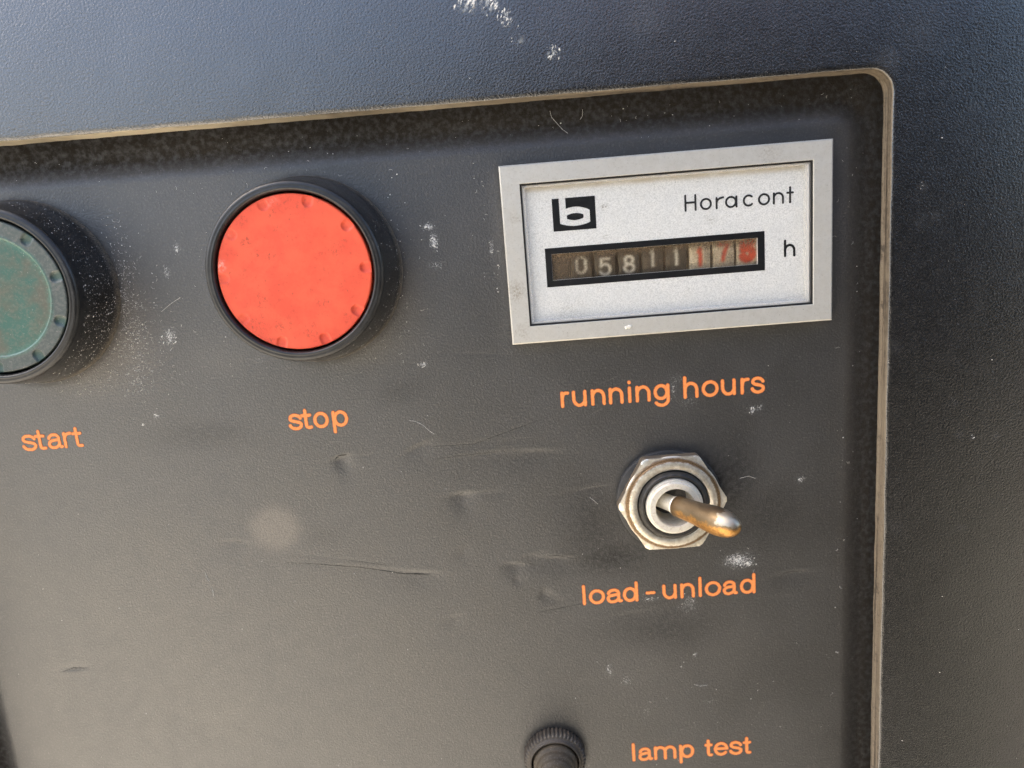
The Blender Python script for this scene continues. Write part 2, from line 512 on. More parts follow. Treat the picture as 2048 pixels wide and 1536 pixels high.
M = {}
M['panel'] = mat_panel()
M['cover'] = mat_cover(
    [(-2.5, 23.6, 2.6, .95), (.6, 23.2, 2.2, .9), (2.9, 20.3, 1.5, .95), (9.4, 15.4, 1.2, .7), (4.6, 17.2, 1.2, .3)],
    [(23.3, 19.4, 5.0, .45), (59, 10.3, 3.0, .6), (64.8, -8.5, 1.4, .55), (66.8, -12.8, 1.3, .6), (64.5, -13.5, 1.4, .35),
     (77.9, -49.4, 1.2, .75), (74.2, -49.0, .8, .9), (72.1, -48.6, 1.0, .4), (73, -64.8, 1.2, .5), (71, -43, 1.2, .4),
     (61, -33, 2.0, .4), (81, -31, 1.5, .3), (63.7, 14.1, 6, .25), (62.3, -64, 2.2, .35), (-38, 16.7, 4, .2), (-30, 13, 5, .15)])
M['edge'] = mat_edge()
M['sleeve'] = mat_plastic("black_sleeve_plastic", (.011, .011, .011), .30, .10, 8.0)
M['rubber'] = mat_plastic("black_rubber", (.012, .012, .012), .55, .15)
M['knob'] = mat_plastic("dirty_knob_plastic", (.034, .026, .018), .55, 1.0)
M['knobcap'] = mat_plastic("dirty_knob_rubber", (.040, .028, .014), .6, 1.0)
M['red'] = mat_red()
M['green'] = mat_green()
M['orange'] = mat_orange()
M['bezel'] = mat_bezel()
M['face'] = mat_face()
M['ink'] = mat_flat("black_print", (.010, .010, .011), .45, 0, .3, 1.5)
M['ink_thin'] = mat_flat("dark_grey_print", (.028, .028, .028), .5, 0, .35, 3)
M['clear'] = mat_clear()
M['pane'] = mat_pane()
M['housing'] = mat_flat("black_housing_plastic", (.012, .011, .010), .6)
M['wheel_dark'] = mat_flat("dark_wheel_plastic", (.12, .105, .085), .5, 0, .3, .8)
M['wheel_light'] = mat_flat("cream_wheel_plastic", (.97, .86, .68), .5, 0, .3, .8)
M['digit_white'] = mat_digit("white_digit_print", (.95, .92, .82), (.125, .11, .09))
M['digit_red'] = mat_digit("red_digit_print", (.85, .10, .045), (.90, .79, .62))
M['nickel'] = mat_nut()
M['bush'] = mat_metal("dull_nickel", (.84, .80, .70), (.42, .33, .20), .42, .45, .6)
M['thread'] = mat_metal("oily_dark_thread", (.030, .028, .026), (.06, .05, .035), .42, .6, .3)
M['brass'] = mat_brass()
M['dust'] = mat_flat("pale_dust", (.82, .80, .74), .8, 0, .35, 4, .2)
M['chip'] = mat_flat("cream_paint_chip", (.78, .75, .66), .6)

# ------------------------------------------------------------------ the ground before the machine
def mat_ground(name, ca, cb, cc):
    t = NT(name)
    n = t.noise(.0015, 6, .65)
    f = t.noise(.02, 5, .7)
    b = t.mix(t.ramp(n, .35, .65), ca, cb)
    b = t.mix(t.math('MULTIPLY', t.ramp(f, .45, .7), .4), b, cc)
    return t.done(t.pbsdf(b, .85, 0, t.bump(f, .5, 3.0), .2))
g = mesh_obj("ground", [(-300000, 0, -300000), (300000, 0, -300000), (300000, 0, 300000), (-300000, 0, 300000)], [(3, 2, 1, 0)], mat_ground("dry_earth", (.17, .15, .115), (.12, .11, .09), (.10, .095, .08)))
g.matrix_world = Matrix.Rotation(math.pi / 2, 4, 'X')
tag(g, kind="structure")
pad = mesh_obj("bounce_pad", *box_loops([rrect(-6000, -3700, 620, 1500, 60, -100), rrect(-6000, -3700, 620, 1500, 60, 60), rrect(-5985, -3685, 605, 1485, 60, 75)]), mat_ground("pale_bounce_pad", (.60, .54, .44), (.52, .465, .375), (.44, .40, .33)), None, False)  # unseen pale slab, added and sized for what the panel and cover reflect
bm = bmesh.new(); bm.from_mesh(pad.data); bm.verts.ensure_lookup_table()
bm.faces.new([v for v in bm.verts if v.co.z > .07]); bmesh.ops.recalc_face_normals(bm, faces=bm.faces[:]); bm.to_mesh(pad.data); bm.free()
pad.matrix_world = Matrix.Identity(4)
tag(pad, kind="structure")

# ------------------------------------------------------------------ control panel: one sheet with a raised field, dents, dirt and painted edge shade
X_E, Y_E = 57.6, 4.6                                            # where the raised field ends, right and top
DENTS = [  # x, y, half length, tilt(deg), reach below, depth
    (-31.2, -45.9, 1.5, 14, 3.2, .30), (-17.8, -45.0, 2.6, 22, 3.0, .16), (-7.0, -45.0, 6.0, 4, 1.2, .05),
    (-4.5, -47.2, 9.5, 2, 2.6, .10), (2.2, -47.6, 4.0, 0, 3.2, .14), (-10.9, -54.2, 2.0, 3, 3.2, .32), (-6.0, -54.3, 3.0, 0, 1.2, .05),
    (9.8, -54.9, 4.5, 5, 2.6, .09), (-2.6, -68.0, 1.8, -6, 2.4, .26), (4.6, -67.3, 3.4, -6, 2.8, .26), (.5, -66.5, 2.2, 10, 3.2, .14),
    (1.7, -74.0, 1.0, 60, 3.0, .16), (-3.0, -71.0, .8, 70, 1.6, .12), (-14.8, -77.4, 1.8, 16, 2.2, .10), (-12, -64.5, 1.6, 30, 2.4, .10),
    (-85.3, -82.4, 2.6, 2, -1.0, .16), (46.5, -73.4, 3.4, 4, 2.0, .20), (-52.0, -59.9, 2.6, -5, 2.0, .09),
    (-26.0, -67.2, 8.0, -9, 2.4, .07), (-19.5, -68.3, 3.6, -5, 3.0, .17), (17.5, -79.0, 4.5, 6, 2.0, .08), (44, -78, 3, 5, 2.2, .05)]
SCRATCH = [(-54.8, -59.5, -49.2, -60.4), (-44.2, -62.3, -24.8, -66.5), (-43.6, -64.5, -30.0, -66.6), (-30, -66.6, -17.0, -68.7),
           (-18.3, -45.1, -8.0, -45.4), (-8.0, -45.4, 4.0, -41.8), (-15.9, -47.5, -2.0, -46.9), (-2, -46.9, 7.0, -47.9), (-29, -46.0, -24.5, -45.7),
           (-9.2, -54.3, -3.5, -54.1), (-12.2, -49.6, -11.2, -52.4), (-.7, -68.3, 1.4, -68.9), (8.4, -68.5, 10.4, -69.2), (8.5, -55.2, 16, -54.4),
           (0.5, -77.7, 9, -76.4), (-12, -29.0, 1, -30.2), (-64, -30, -56.0, -25.5)]

def seg_d(X, Y, x0, y0, x1, y1):
    dx, dy = x1 - x0, y1 - y0
    L2 = dx * dx + dy * dy + 1e-12
    t = np.clip(((X - x0) * dx + (Y - y0) * dy) / L2, 0, 1)
    return np.hypot(X - x0 - t * dx, Y - y0 - t * dy), t

def sstep(a, b, v):
    t = np.clip((v - a) / (b - a), 0, 1)
    return t * t * (3 - 2 * t)

def edge_dist(X, Y):
    """signed distance inside the raised field (rounded corner)"""
    r = 4.0
    ex, ey = X - (X_E - r), Y - (Y_E - r)
    return np.minimum(r - np.where((ex > 0) & (ey > 0), np.hypot(ex, ey), np.maximum(ex, ey)), X + 102.0)

def panel_h(X, Y):
    d = edge_dist(X, Y)
    h = -1.1 * (1 - sstep(-1.8, 2.2, d))
    h = h + .05 * np.sin(X * .045 + 1.0) * np.cos(Y * .05)      # the sheet is never quite flat
    for (x, y, L, a, w, dp) in DENTS:
        c, s = math.cos(math.radians(a)), math.sin(math.radians(a))
        u = (X - x) * c + (Y - y) * s
        v = -(X - x) * s + (Y - y) * c - .12 * u * u / max(L, .1) * -.35
        v = v * (-1 if w < 0 else 1)
        fall = np.exp(-(u / L) ** 2)
        g_ = np.where(v > 0, np.exp(-(v / .30) ** 2), np.exp(-(v / abs(w)) ** 2))
        dp = dp * .75
        h = h - dp * fall * g_
        h = h + dp * .12 * fall * np.exp(-((v - .45) / .35) ** 2)     # the raised lip
    for (x0, y0, x1, y1) in SCRATCH:
        dd, t = seg_d(X, Y, x0, y0, x1, y1)
        h = h - .03 * np.exp(-(dd / .22) ** 2) * np.sqrt(np.clip(4 * t * (1 - t), 0.05, 1))
    return h

def axis(lo, hi, f0, f1, fine):
    a = list(np.arange(f0, f1, fine))
    left = [f0 - 1.0 * 1.6 ** k for k in range(20)]
    left = [lo] + sorted(x for x in left if x > lo)
    right = [f1 + .2 + 1.0 * 1.6 ** k for k in range(20)]
    right = sorted(x for x in right if x < hi) + [hi]
    return np.array(left + a + right)

xs = axis(-112, 68, -106, 62, .36)
ys = axis(-190, 16, -118, 11, .36)
GX, GY = np.meshgrid(xs, ys)
GZ = panel_h(GX, GY)
nx, ny = len(xs), len(ys)
ii = np.arange(nx * ny).reshape(ny, nx)
quads = np.stack([ii[:-1, :-1], ii[:-1, 1:], ii[1:, 1:], ii[1:, :-1]], -1).reshape(-1, 4)
cxm = ((GX[:-1, :-1] + GX[1:, 1:]) / 2).ravel()
cym = ((GY[:-1, :-1] + GY[1:, 1:]) / 2).ravel()
keep = ~((cxm > 2.4) & (cxm < 49.6) & (cym < -2.4) & (cym > -25.9))          # cut-out behind the hour meter
panel = empty("control_panel", (0, 0, 0), "dark grey dented control panel with orange lettering, set back inside the cover's cut-out", "control panel")
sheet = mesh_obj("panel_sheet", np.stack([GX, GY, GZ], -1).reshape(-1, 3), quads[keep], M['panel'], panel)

def blob(X, Y, x, y, rx, ry=None, p=2.0):
    ry = ry or rx
    return np.exp(-(((X - x) / rx) ** 2 + ((Y - y) / ry) ** 2) ** (p / 2))

scuff = np.zeros_like(GX)
for (x, y, rx, ry, s) in [(-12.2, -8.2, 1.1, .7, 1), (-11.5, -10.6, .8, 1.5, 1), (-53.7, -8.4, .6, .9, .8), (-56.0, -12.0, .6, 1.3, .7), (-57.3, -22.8, 1.1, 1.6, .8),
                          (36.9, -70.3, 2.9, 1.6, .95), (38.5, -71.0, 1.6, .8, .95), (-15.3, -30.7, .9, .6, .85), (39.9, -43.0, .7, .9, .8), (41.1, -42.6, .6, .6, .7), (26.5, -38.3, .6, 2.2, .5),
                          (27.5, -36.5, 1.6, 1.0, .4), (29, -40.5, 2.5, 1.6, .35), (21.0, -76.6, 2.2, .5, .6), (28, -78, 2, 2.4, .45), (13.0, -90.3, .6, 1.6, .6), (28.7, -88.2, .5, .5, .8), (16.2, -92.4, 1.0, 1.2, .45),
                          (-11.5, -14.5, 1.6, .9, .45), (-2.2, -12.3, .6, 1.4, .55), (48, -56, .9, .9, .7), (20, -65, .5, .5, .3), (19.5, -99, .8, 1.6, .4), (-43, -28, 1, .8, .4), (-62, -36, .6, .6, .7), (31, -98, 1.6, .5, .35)]:
    scuff = np.maximum(scuff, s * blob(GX, GY, x, y, rx * .85, ry * .85))
set_attr(sheet, "scuff", scuff.ravel())
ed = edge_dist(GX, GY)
grime_shade = np.clip(1 - sstep(-2.2, 3.0, ed) + .3 * np.exp(-((GY - 9) / 3.0) ** 2) * (ed < 2), 0, 1)  # brown edge dirt with the shade of the recess painted in
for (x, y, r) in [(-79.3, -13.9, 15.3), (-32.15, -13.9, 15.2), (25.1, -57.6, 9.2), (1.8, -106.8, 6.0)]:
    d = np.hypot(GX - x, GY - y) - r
    grime_shade = np.maximum(grime_shade, .40 * (1 - sstep(-.2, .9, d)))
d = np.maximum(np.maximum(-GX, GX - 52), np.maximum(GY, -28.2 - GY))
grime_shade = np.maximum(grime_shade, .5 * (1 - sstep(-.2, 1.2, d)))
set_attr(sheet, "grime_shade", grime_shade.ravel())
dust = np.zeros_like(GX)
for (x, y, rx, ry, s) in [(-63.5, -16, 3.5, 9, .85), (-65, -24, 5, 6, .75), (-70, -29, 8, 4, .55), (-17, -15, 3, 12, .35), (-24, -27, 8, 3, .4), (-50, -27, 6, 4, .3),
                          (52, 0, 5, 5, .22), (0, -10, 2, 8, .2), (35, -86, 9, 9, .2), (-35, 6, 60, 3, .15), (57, -50, 2.5, 60, .22), (20, -90, 10, 8, .2)]:
    dust = np.maximum(dust, s * blob(GX, GY, x, y, rx, ry))
dust = np.maximum(dust, .025)
set_attr(sheet, "dust", dust.ravel())
set_attr(sheet, "patch", np.clip(1.25 * blob(GX, GY, -44.5, -58.0, 4.2, 4.0, 4.0), 0, 1).ravel())
stain = np.zeros_like(GX)
for (x, y, rx, ry, s) in [(36, -55, 4.5, 7, .55), (14, -68, 7, 3, .5), (11, -62, 5, 8, .35), (42, -62, 6, 5, .3), (-55, -40, 8, 2.5, .2), (-36, -60, 3, 2, .1), (23, -83, 9, 3.5, .35), (-20, -35, 4, 2, .2)]:
    stain = np.maximum(stain, s * blob(GX, GY, x, y, rx, ry))
set_attr(sheet, "stain", stain.ravel())

M['scratch_dark'] = mat_flat("dark_scratch", (.006, .006, .006), .6)
M['scratch_pale'] = mat_flat("pale_scratch", (.16, .15, .135), .6)
def scratch(pts, w, pale):
    P = []
    for k in range(len(pts) - 1):
        (xa, ya), (xb, yb) = pts[k], pts[k + 1]
        n = max(2, int(math.hypot(xb - xa, yb - ya) / .4))
        P += [(xa + (xb - xa) * i / n, ya + (yb - ya) * i / n) for i in range(n)]
    P.append(pts[-1])
    V, F = [], []
    for k, (x, y) in enumerate(P):
        a, b = P[max(k - 1, 0)], P[min(k + 1, len(P) - 1)]
        L = math.hypot(b[0] - a[0], b[1] - a[1]) or 1
        nxx, nyy = -(b[1] - a[1]) / L, (b[0] - a[0]) / L
        t = k / (len(P) - 1)
        ww = w * (math.sin(math.pi * min(max(t, .03), .97)) ** .6) * random.uniform(.5, 1.1)
        j = random.uniform(-.03, .03)
        for q in (-.5, .5):
            xx, yy = x + nxx * (ww * q + j), y + nyy * (ww * q + j)
            V.append((xx, yy, float(panel_h(np.array([xx]), np.array([yy]))[0]) + .018))
        if k: F.append((2 * k - 2, 2 * k - 1, 2 * k + 1, 2 * k))
    mesh_obj("scratch", V, F, M['scratch_pale' if pale else 'scratch_dark'], panel, False)
for (pts, w, pale) in [([(-54.8, -59.5), (-52, -59.6), (-49.2, -60.4)], .10, 1), ([(-52.5, -59.75), (-50.5, -60.15)], .12, 0), ([(-44.2, -62.3), (-34, -64.3), (-24.8, -66.4)], .09, 1), ([(-33, -64.7), (-25.2, -66.5)], .09, 0),
                       ([(-43.6, -64.5), (-38, -65.2), (-30, -66.5), (-23, -68.2), (-17.0, -68.8)], .16, 0), ([(-24, -68.1), (-18, -68.9)], .22, 0), ([(-18.6, -45.4), (-17.4, -44.9), (-14, -45.2), (-8.0, -45.3), (-3, -43.8), (4.0, -41.8)], .10, 0),
                       ([(-15.9, -47.5), (-9, -47.1), (-2, -46.9)], .09, 0), ([(-2, -46.9), (2, -46.9), (6.5, -47.7)], .07, 1), ([(-32.4, -46.2), (-31.5, -45.5), (-30.2, -45.5)], .28, 0), ([(-30.6, -45.6), (-27, -45.7), (-24.8, -45.6)], .08, 1),
                       ([(-12.0, -54.4), (-10.9, -54.0), (-9.9, -54.2)], .22, 0), ([(-10.0, -54.3), (-6.5, -54.4), (-3.5, -54.2)], .09, 1), ([(-11.6, -49.6), (-11.2, -51.0), (-10.7, -52.4)], .08, 0), ([(8.4, -55.2), (12, -54.6), (16, -54.4)], .08, 1),
                       ([(-2.5, -67.6), (-.4, -68.0), (1.2, -68.6)], .10, 0), ([(2.2, -66.9), (5, -66.9), (7.2, -67.6), (9.6, -68.0)], .14, 0), ([(-87.6, -82.8), (-85.6, -82.2), (-83, -82.4)], .16, 0), ([(-86.5, -82.7), (-83.6, -82.9)], .09, 1),
                       ([(44.0, -73.7), (46, -73.2), (48.6, -73.2)], .12, 0), ([(-63.5, -29.8), (-60, -28.0), (-56.2, -25.6)], .09, 1), ([(-12, -29.0), (-5, -29.6), (1, -30.4)], .08, 1), ([(.5, -77.6), (4, -77.2), (9, -76.5)], .09, 0),
                       ([(14, -36.5), (17.5, -35.2)], .08, 1), ([(12, -41.8), (14.5, -40.6)], .08, 1), ([(30, -41.5), (32.5, -43.2)], .07, 1)]:
    scratch(pts, w, pale)

# ------------------------------------------------------------------ lettering: round-ended strokes as outlined paint
def arc(cx, cy, rx, ry, a0, a1, n=14):
    return [(cx + rx * math.cos(math.radians(a0 + (a1 - a0) * k / n)), cy + ry * math.sin(math.radians(a0 + (a1 - a0) * k / n))) for k in range(n + 1)]

def bez(*p, n=12):
    out = []
    for k in range(n + 1):
        t = k / n
        q = [np.array(v, float) for v in p]
        while len(q) > 1:
            q = [q[i] * (1 - t) + q[i + 1] * t for i in range(len(q) - 1)]
        out.append(tuple(q[0]))
    return out

ASC = 1.43
GL = {   # x in 0..1 across the letter, y: 0 baseline, 1 x-height
    'o': [arc(.5, .5, .5, .5, 0, 360, 28)],
    'n': [[(0, 0), (0, 1)], [(0, .55)] + arc(.5, .52, .5, .48, 180, 0) + [(1, 0)]],
    'u': [[(1, 1), (1, 0)], [(0, 1)] + arc(.5, .48, .5, .48, 180, 360) + [(1, .5)]],
    'r': [[(0, 0), (0, 1)], bez((0, .52), (.05, .95), (.55, 1.0), (1, .97))],
    'i': [[(.5, 0), (.5, 1)], [(.5, 1.40), (.5, 1.43)]],
    'h': [[(0, 0), (0, ASC)], [(0, .55)] + arc(.5, .52, .5, .48, 180, 0) + [(1, 0)]],
    'l': [[(.5, 0), (.5, ASC)]],
    'd': [arc(.46, .5, .46, .5, 0, 360, 28), [(1, 0), (1, ASC)]],
    'p': [arc(.54, .5, .46, .5, 0, 360, 28), [(0, 1), (0, -.47)]],
    'g': [arc(.46, .52, .46, .48, 0, 360, 28), [(1, 1), (1, -.05)] + arc(.5, -.06, .5, .40, 0, -150, 12)],
    'a': [bez((.04, .70), (.12, 1.03), (.78, 1.08), (.82, .68)) + [(.82, .22)] + bez((.82, .16), (.84, -.01), (1, .04), n=6),
          bez((.82, .60), (.55, .53), (.0, .60), (.0, .26)) + bez((.0, .26), (.02, -.09), (.62, -.10), (.82, .26))],
    's': [bez((.97, .76), (.85, 1.06), (.06, 1.12), (.06, .74)) + bez((.06, .74), (.06, .48), (1, .56), (1, .27)) + bez((1, .27), (.98, -.12), (.12, -.10), (0, .25))],
    't': [[(.42, 1.30), (.42, .24)] + bez((.42, .24), (.42, 0), (.62, -.01), (.95, .02), n=8), [(0, .93), (.92, .93)]],
    'e': [[(0, .53), (1, .53)], arc(.5, .5, .5, .5, 2, 318, 26)],
    'm': [[(0, 0), (0, 1)], [(0, .62)] + arc(.25, .62, .25, .38, 180, 0, 10) + [(.5, 0)], [(.5, .62)] + arc(.75, .62, .25, .38, 180, 0, 10) + [(1, 0)]],
    '-': [[(0, .52), (1, .52)]],
    # the plain drawn letters of the hour meter
    'H': [[(0, 0), (0, 1.48)], [(1, 0), (1, 1.48)], [(0, .76), (1, .76)]],
    'A': [arc(.47, .5, .47, .5, 0, 360, 28), [(1, 0), (1, 1)]],
    'c': [arc(.52, .5, .52, .5, 48, 315, 22)],
    'R': [[(0, 0), (0, 1)], bez((0, .55), (.2, .95), (.6, .98), (1, 1.02))],
    'T': [[(.5, 0), (.5, 1.48)], [(0, .95), (1, .95)]],
    # digits, 0..1 by 0..1
    '0': [[(0, .68), (0, .32)] + arc(.5, .3, .5, .3, 180, 360, 12) + [(1, .68)] + arc(.5, .7, .5, .3, 0, 180, 12)],
    '5': [[(.92, 1), (.12, 1), (.05, .56)] + bez((.05, .56), (.4, .74), (1, .66), (1, .33)) + bez((1, .33), (1, -.1), (.2, -.1), (0, .16))],
    '8': [arc(.5, .75, .42, .25, 0, 360, 20), arc(.5, .26, .5, .26, 0, 360, 20)],
    '1': [[(.5, 0), (.5, 1)], [(.5, 1), (.25, .82)]],
    '7': [[(0, 1), (1, 1)] + bez((1, 1), (.55, .55), (.42, .3), (.38, 0))],
}

def stroke_mesh(strokes, hw, cell=.07, wob=.02, seed=0.0, z=.03, skirt=.05):
    """filled outline of round-ended strokes (mm) by marching squares -> verts, faces, inset"""
    P = np.concatenate([np.array(s) for s in strokes])
    x0, y0 = P.min(0) - hw - 2 * cell
    x1, y1 = P.max(0) + hw + 2 * cell
    gx = np.arange(x0, x1 + cell, cell)
    gy = np.arange(y0, y1 + cell, cell)
    X, Y = np.meshgrid(gx, gy)
    D = np.full(X.shape, 1e9)
    for s in strokes:
        for k in range(len(s) - 1):
            D = np.minimum(D, seg_d(X, Y, *s[k], *s[k + 1])[0])
    S = hw - D
    if wob:
        N = wob * (np.sin(X * 7.1 + seed) * np.sin(Y * 6.3 + seed * 1.7) + .6 * np.sin(X * 15 + Y * 11 + seed * 3))
        S = S + N
    V, F, idx, ins = [], [], {}, []
    def vid(key, x, y, q):
        if key not in idx:
            idx[key] = len(V)
            V.append((x, y, z))
            ins.append(q)
        return idx[key]
    hh, ww = S.shape
    act = np.argwhere((np.maximum.reduce([S[:-1, :-1], S[1:, :-1], S[:-1, 1:], S[1:, 1:]]) > 0))
    bedge = []
    for (j, i) in act:
        cs = [(j, i), (j, i + 1), (j + 1, i + 1), (j + 1, i)]
        vals = [S[c] for c in cs]
        poly, kinds = [], []
        for k in range(4):
            a, b = cs[k], cs[(k + 1) % 4]
            va, vb = vals[k], vals[(k + 1) % 4]
            if va > 0:
                poly.append(vid(a, gx[a[1]], gy[a[0]], va)); kinds.append(0)
            if (va > 0) != (vb > 0):
                t = va / (va - vb)
                t = min(max(t, .02), .98)
                poly.append(vid((min(a, b), max(a, b)), gx[a[1]] + t * (gx[b[1]] - gx[a[1]]), gy[a[0]] + t * (gy[b[0]] - gy[a[0]]), 0.0)); kinds.append(1)
        if len(poly) >= 3:
            F.append(tuple(poly))
            for k in range(len(poly)):
                if kinds[k] and kinds[(k + 1) % len(poly)]:
                    bedge.append((poly[k], poly[(k + 1) % len(poly)]))
    low = {}
    def lowv(a):
        if a not in low:
            low[a] = len(V)
            V.append((V[a][0], V[a][1], z - skirt))
            ins.append(0.0)
        return low[a]
    if skirt:
        for a, b in bedge:
            F.append((b, a, lowv(a), lowv(b)))
    return V, F, ins

def letter_strokes(ch, xl, xr, yb, hw, xh):
    """xl/xr outer limits; xh outer x-height"""
    w0 = xl + hw
    w = (xr - xl) - 2 * hw
    k = xh - 2 * hw
    if w <= 0.05:
        w0, w = (xl + xr) / 2 - .02, .04
    return [[(w0 + px * w, yb + hw + py * k) for (px, py) in s] for s in GL[ch]]

def word(name, spec, yb, xh, hw, mat, parent, label, z, wob=.02, cell=.07, skirt=.05, hfun=None):
    V, F, I = [], [], []
    for n, (ch, xl, xr) in enumerate(spec):
        v, f, q = stroke_mesh(letter_strokes(ch, xl, xr, yb, hw, xh), hw, cell, wob, n * 2.3 + yb, z, skirt)
        o = len(V)
        V += v
        F += [tuple(i + o for i in ff) for ff in f]
        I += q
    if hfun is not None:
        A = np.array(V)
        A[:, 2] += hfun(A[:, 0], A[:, 1])
        V = A
    o = mesh_obj(name, V, F, mat, parent, smooth=False)
    set_attr(o, "inset", I)
    if label:
        o["label"] = label
    return o

def scaled(letters, a0, a1, b0, b1):
    k = (b1 - b0) / (a1 - a0)
    return [(c, b0 + (l - a0) * k, b0 + (r - a0) * k) for (c, l, r) in letters]

LZ = .045
word("lettering", scaled([('s', 130, 214), ('t', 203, 268), ('a', 272, 358), ('r', 360, 415), ('t', 408, 470)], 130, 470, -86.03, -75.2), -40.56, 2.95, .285, M['orange'], panel, "orange word start", LZ, hfun=panel_h)
word("lettering", scaled([('s', 1598, 1680), ('t', 1668, 1736), ('o', 1738, 1826), ('p', 1843, 1934)], 1598, 1934, -39.5, -29.1), -40.45, 2.95, .31, M['orange'], panel, "orange word stop", LZ, hfun=panel_h)
word("lettering", scaled([('r', 90, 166), ('u', 185, 308), ('n', 340, 462), ('n', 487, 610), ('i', 640, 680), ('n', 707, 833), ('g', 855, 990), ('h', 1100, 1226), ('o', 1250, 1392), ('u', 1408, 1532), ('r', 1568, 1645), ('s', 1650, 1770)], 90, 1770, 7.34, 42.05), -40.15, 2.95, .305, M['orange'], panel, "orange words running hours", LZ, hfun=panel_h)
word("lettering", scaled([('l', 190, 230), ('o', 250, 390), ('a', 400, 540), ('d', 540, 673), ('-', 735, 820), ('u', 878, 1002), ('n', 1030, 1155), ('l', 1181, 1219), ('o', 1238, 1380), ('a', 1390, 1522), ('d', 1536, 1671)], 190, 1671, 8.77, 39.97), -76.85, 2.95, .305, M['orange'], panel, "orange words load - unload", LZ, hfun=panel_h)
word("lettering", scaled([('l', 262, 316), ('a', 343, 522), ('m', 532, 803), ('p', 835, 1018), ('t', 1138, 1246), ('e', 1250, 1428), ('s', 1432, 1596), ('t', 1597, 1706)], 262, 1706, 16.18, 38.8), -109.5, 2.95, .31, M['orange'], panel, "orange words lamp test", LZ, hfun=panel_h)

# ------------------------------------------------------------------ the thick front cover with its cut-out
def cover_mesh():
    FX, FY, Rc = 60.0, 9.42, 3.6                       # front lip of the cut-out, right and top
    L, Bt = -106.0, -186.0
    pts = []                                          # (x, y, nx, ny, wx, wy): outline, outward normal
    for x in np.arange(L + 4, FX - Rc, .9)[::-1]:
        pass
    path = []
    for x in np.linspace(L + 4, FX - Rc, 230): path.append((x, FY, 0, 1))
    for k in range(1, 14):
        a = math.radians(90 - 90 * k / 14)
        path.append((FX - Rc + Rc * math.cos(a), FY - Rc + Rc * math.sin(a), math.cos(a), math.sin(a)))
    for y in np.linspace(FY - Rc, Bt + 4, 230): path.append((FX, y, 1, 0))
    for k in range(1, 6):
        a = math.radians(-90 * k / 6)
        path.append((FX - 4 + 4 * math.cos(a), Bt + 4 + 4 * math.sin(a), math.cos(a), math.sin(a)))
    for x in np.linspace(FX - 4, L + 4, 20): path.append((x, Bt, 0, -1))
    for k in range(1, 6):
        a = math.radians(270 - 90 * k / 6)
        path.append((L + 4 + 4 * math.cos(a), Bt + 4 + 4 * math.sin(a), math.cos(a), math.sin(a)))
    for y in np.linspace(Bt + 4, FY - 4, 20): path.append((L, y, -1, 0))
    for k in range(1, 6):
        a = math.radians(180 - 90 * k / 6)
        path.append((L + 4 + 4 * math.cos(a), FY - 4 + 4 * math.sin(a), math.cos(a), math.sin(a)))
    def nz(s, q):
        return mnoise.noise(Vector((s[0] * .22, s[1] * .22, q)))
    prof = [(-.16, -.06, 2.2), (-.18, -.10, 2.4), (-.15, -.08, 2.8), (-.12, .08, 3.15), (-.14, .06, 3.3), (-.08, -.06, 3.6), (-.05, -.04, 4.1), (-.03, -.01, 4.65), (.0, .02, 4.92), (.12, .12, 5.0), (.8, .6, 5.02), (2.2, 2.0, 5.0)]
    loops, midx = [], []
    for li, (ot, orr, z) in enumerate(prof):
        Lp = []
        for s in path:
            off = orr + (ot - orr) * max(0.0, s[3]) ** 2
            a = (.10 if li < 10 else .05) * nz(s, li * .35) + .05 * mnoise.noise(Vector((s[0] * .9, s[1] * .9, li * .9)))
            if li == len(prof) - 1: a = 0
            Lp.append((s[0] + s[2] * (off + a), s[1] + s[3] * (off + a), z + (0.02 * nz(s, 9 + li) if li < 9 else 0)))
        loops.append(Lp)
    # out to the rim of the cover
    X0, Y0, X1, Y1 = -330.0, -420.0, 230.0, 190.0
    Lp = []
    for s in loops[-1]:
        cx, cy = (L + FX) / 2, (Bt + FY) / 2
        dx, dy = s[0] - cx, s[1] - cy
        sx = ((X1 - cx) if dx > 0 else (X0 - cx)) / (dx if abs(dx) > 1e-6 else 1e-6)
        sy = ((Y1 - cy) if dy > 0 else (Y0 - cy)) / (dy if abs(dy) > 1e-6 else 1e-6)
        k = min(abs(sx), abs(sy))
        Lp.append((cx + dx * k, cy + dy * k, 5.0))
    loops.append(Lp)
    loops.append([(x, y, -25.0) for (x, y, z) in Lp])
    V, F = box_loops(loops)
    m = len(path)
    mi = []
    for i in range(len(loops) - 1):
        mi += [1 if i < 8 else 0] * m
    return V, [f[::-1] for f in F], mi
V, F, mi = cover_mesh()
cover = mesh_obj("front_cover", V, F, [M['cover'], M['edge']], None, True, mi)
tag(cover, "thick black grained front cover with a tan worn edge round its rounded cut-out", "cover")
bk = mesh_obj("back_plate", *box_loops([rrect(-140, -215, 95, 40, 6, -1.9), rrect(-140, -215, 95, 40, 6, -24.0)]), M['housing'], cover, False)

# ------------------------------------------------------------------ push buttons
def sleeve_mesh():
    prof = [(15.05, -.8), (15.1, .1), (15.0, .8), (14.8, 1.1), (14.55, 3.0), (14.05, 6.5), (13.66, 8.1), (13.66, 8.5), (13.6, 8.9), (13.42, 9.22), (13.2, 9.36), (12.95, 9.42), (12.78, 9.36),
            (12.66, 9.42), (12.5, 9.46), (12.34, 9.38), (12.2, 9.15), (12.1, 8.8), (12.08, 8.0), (12.08, 4.5)]
    return lathe(prof, 128)

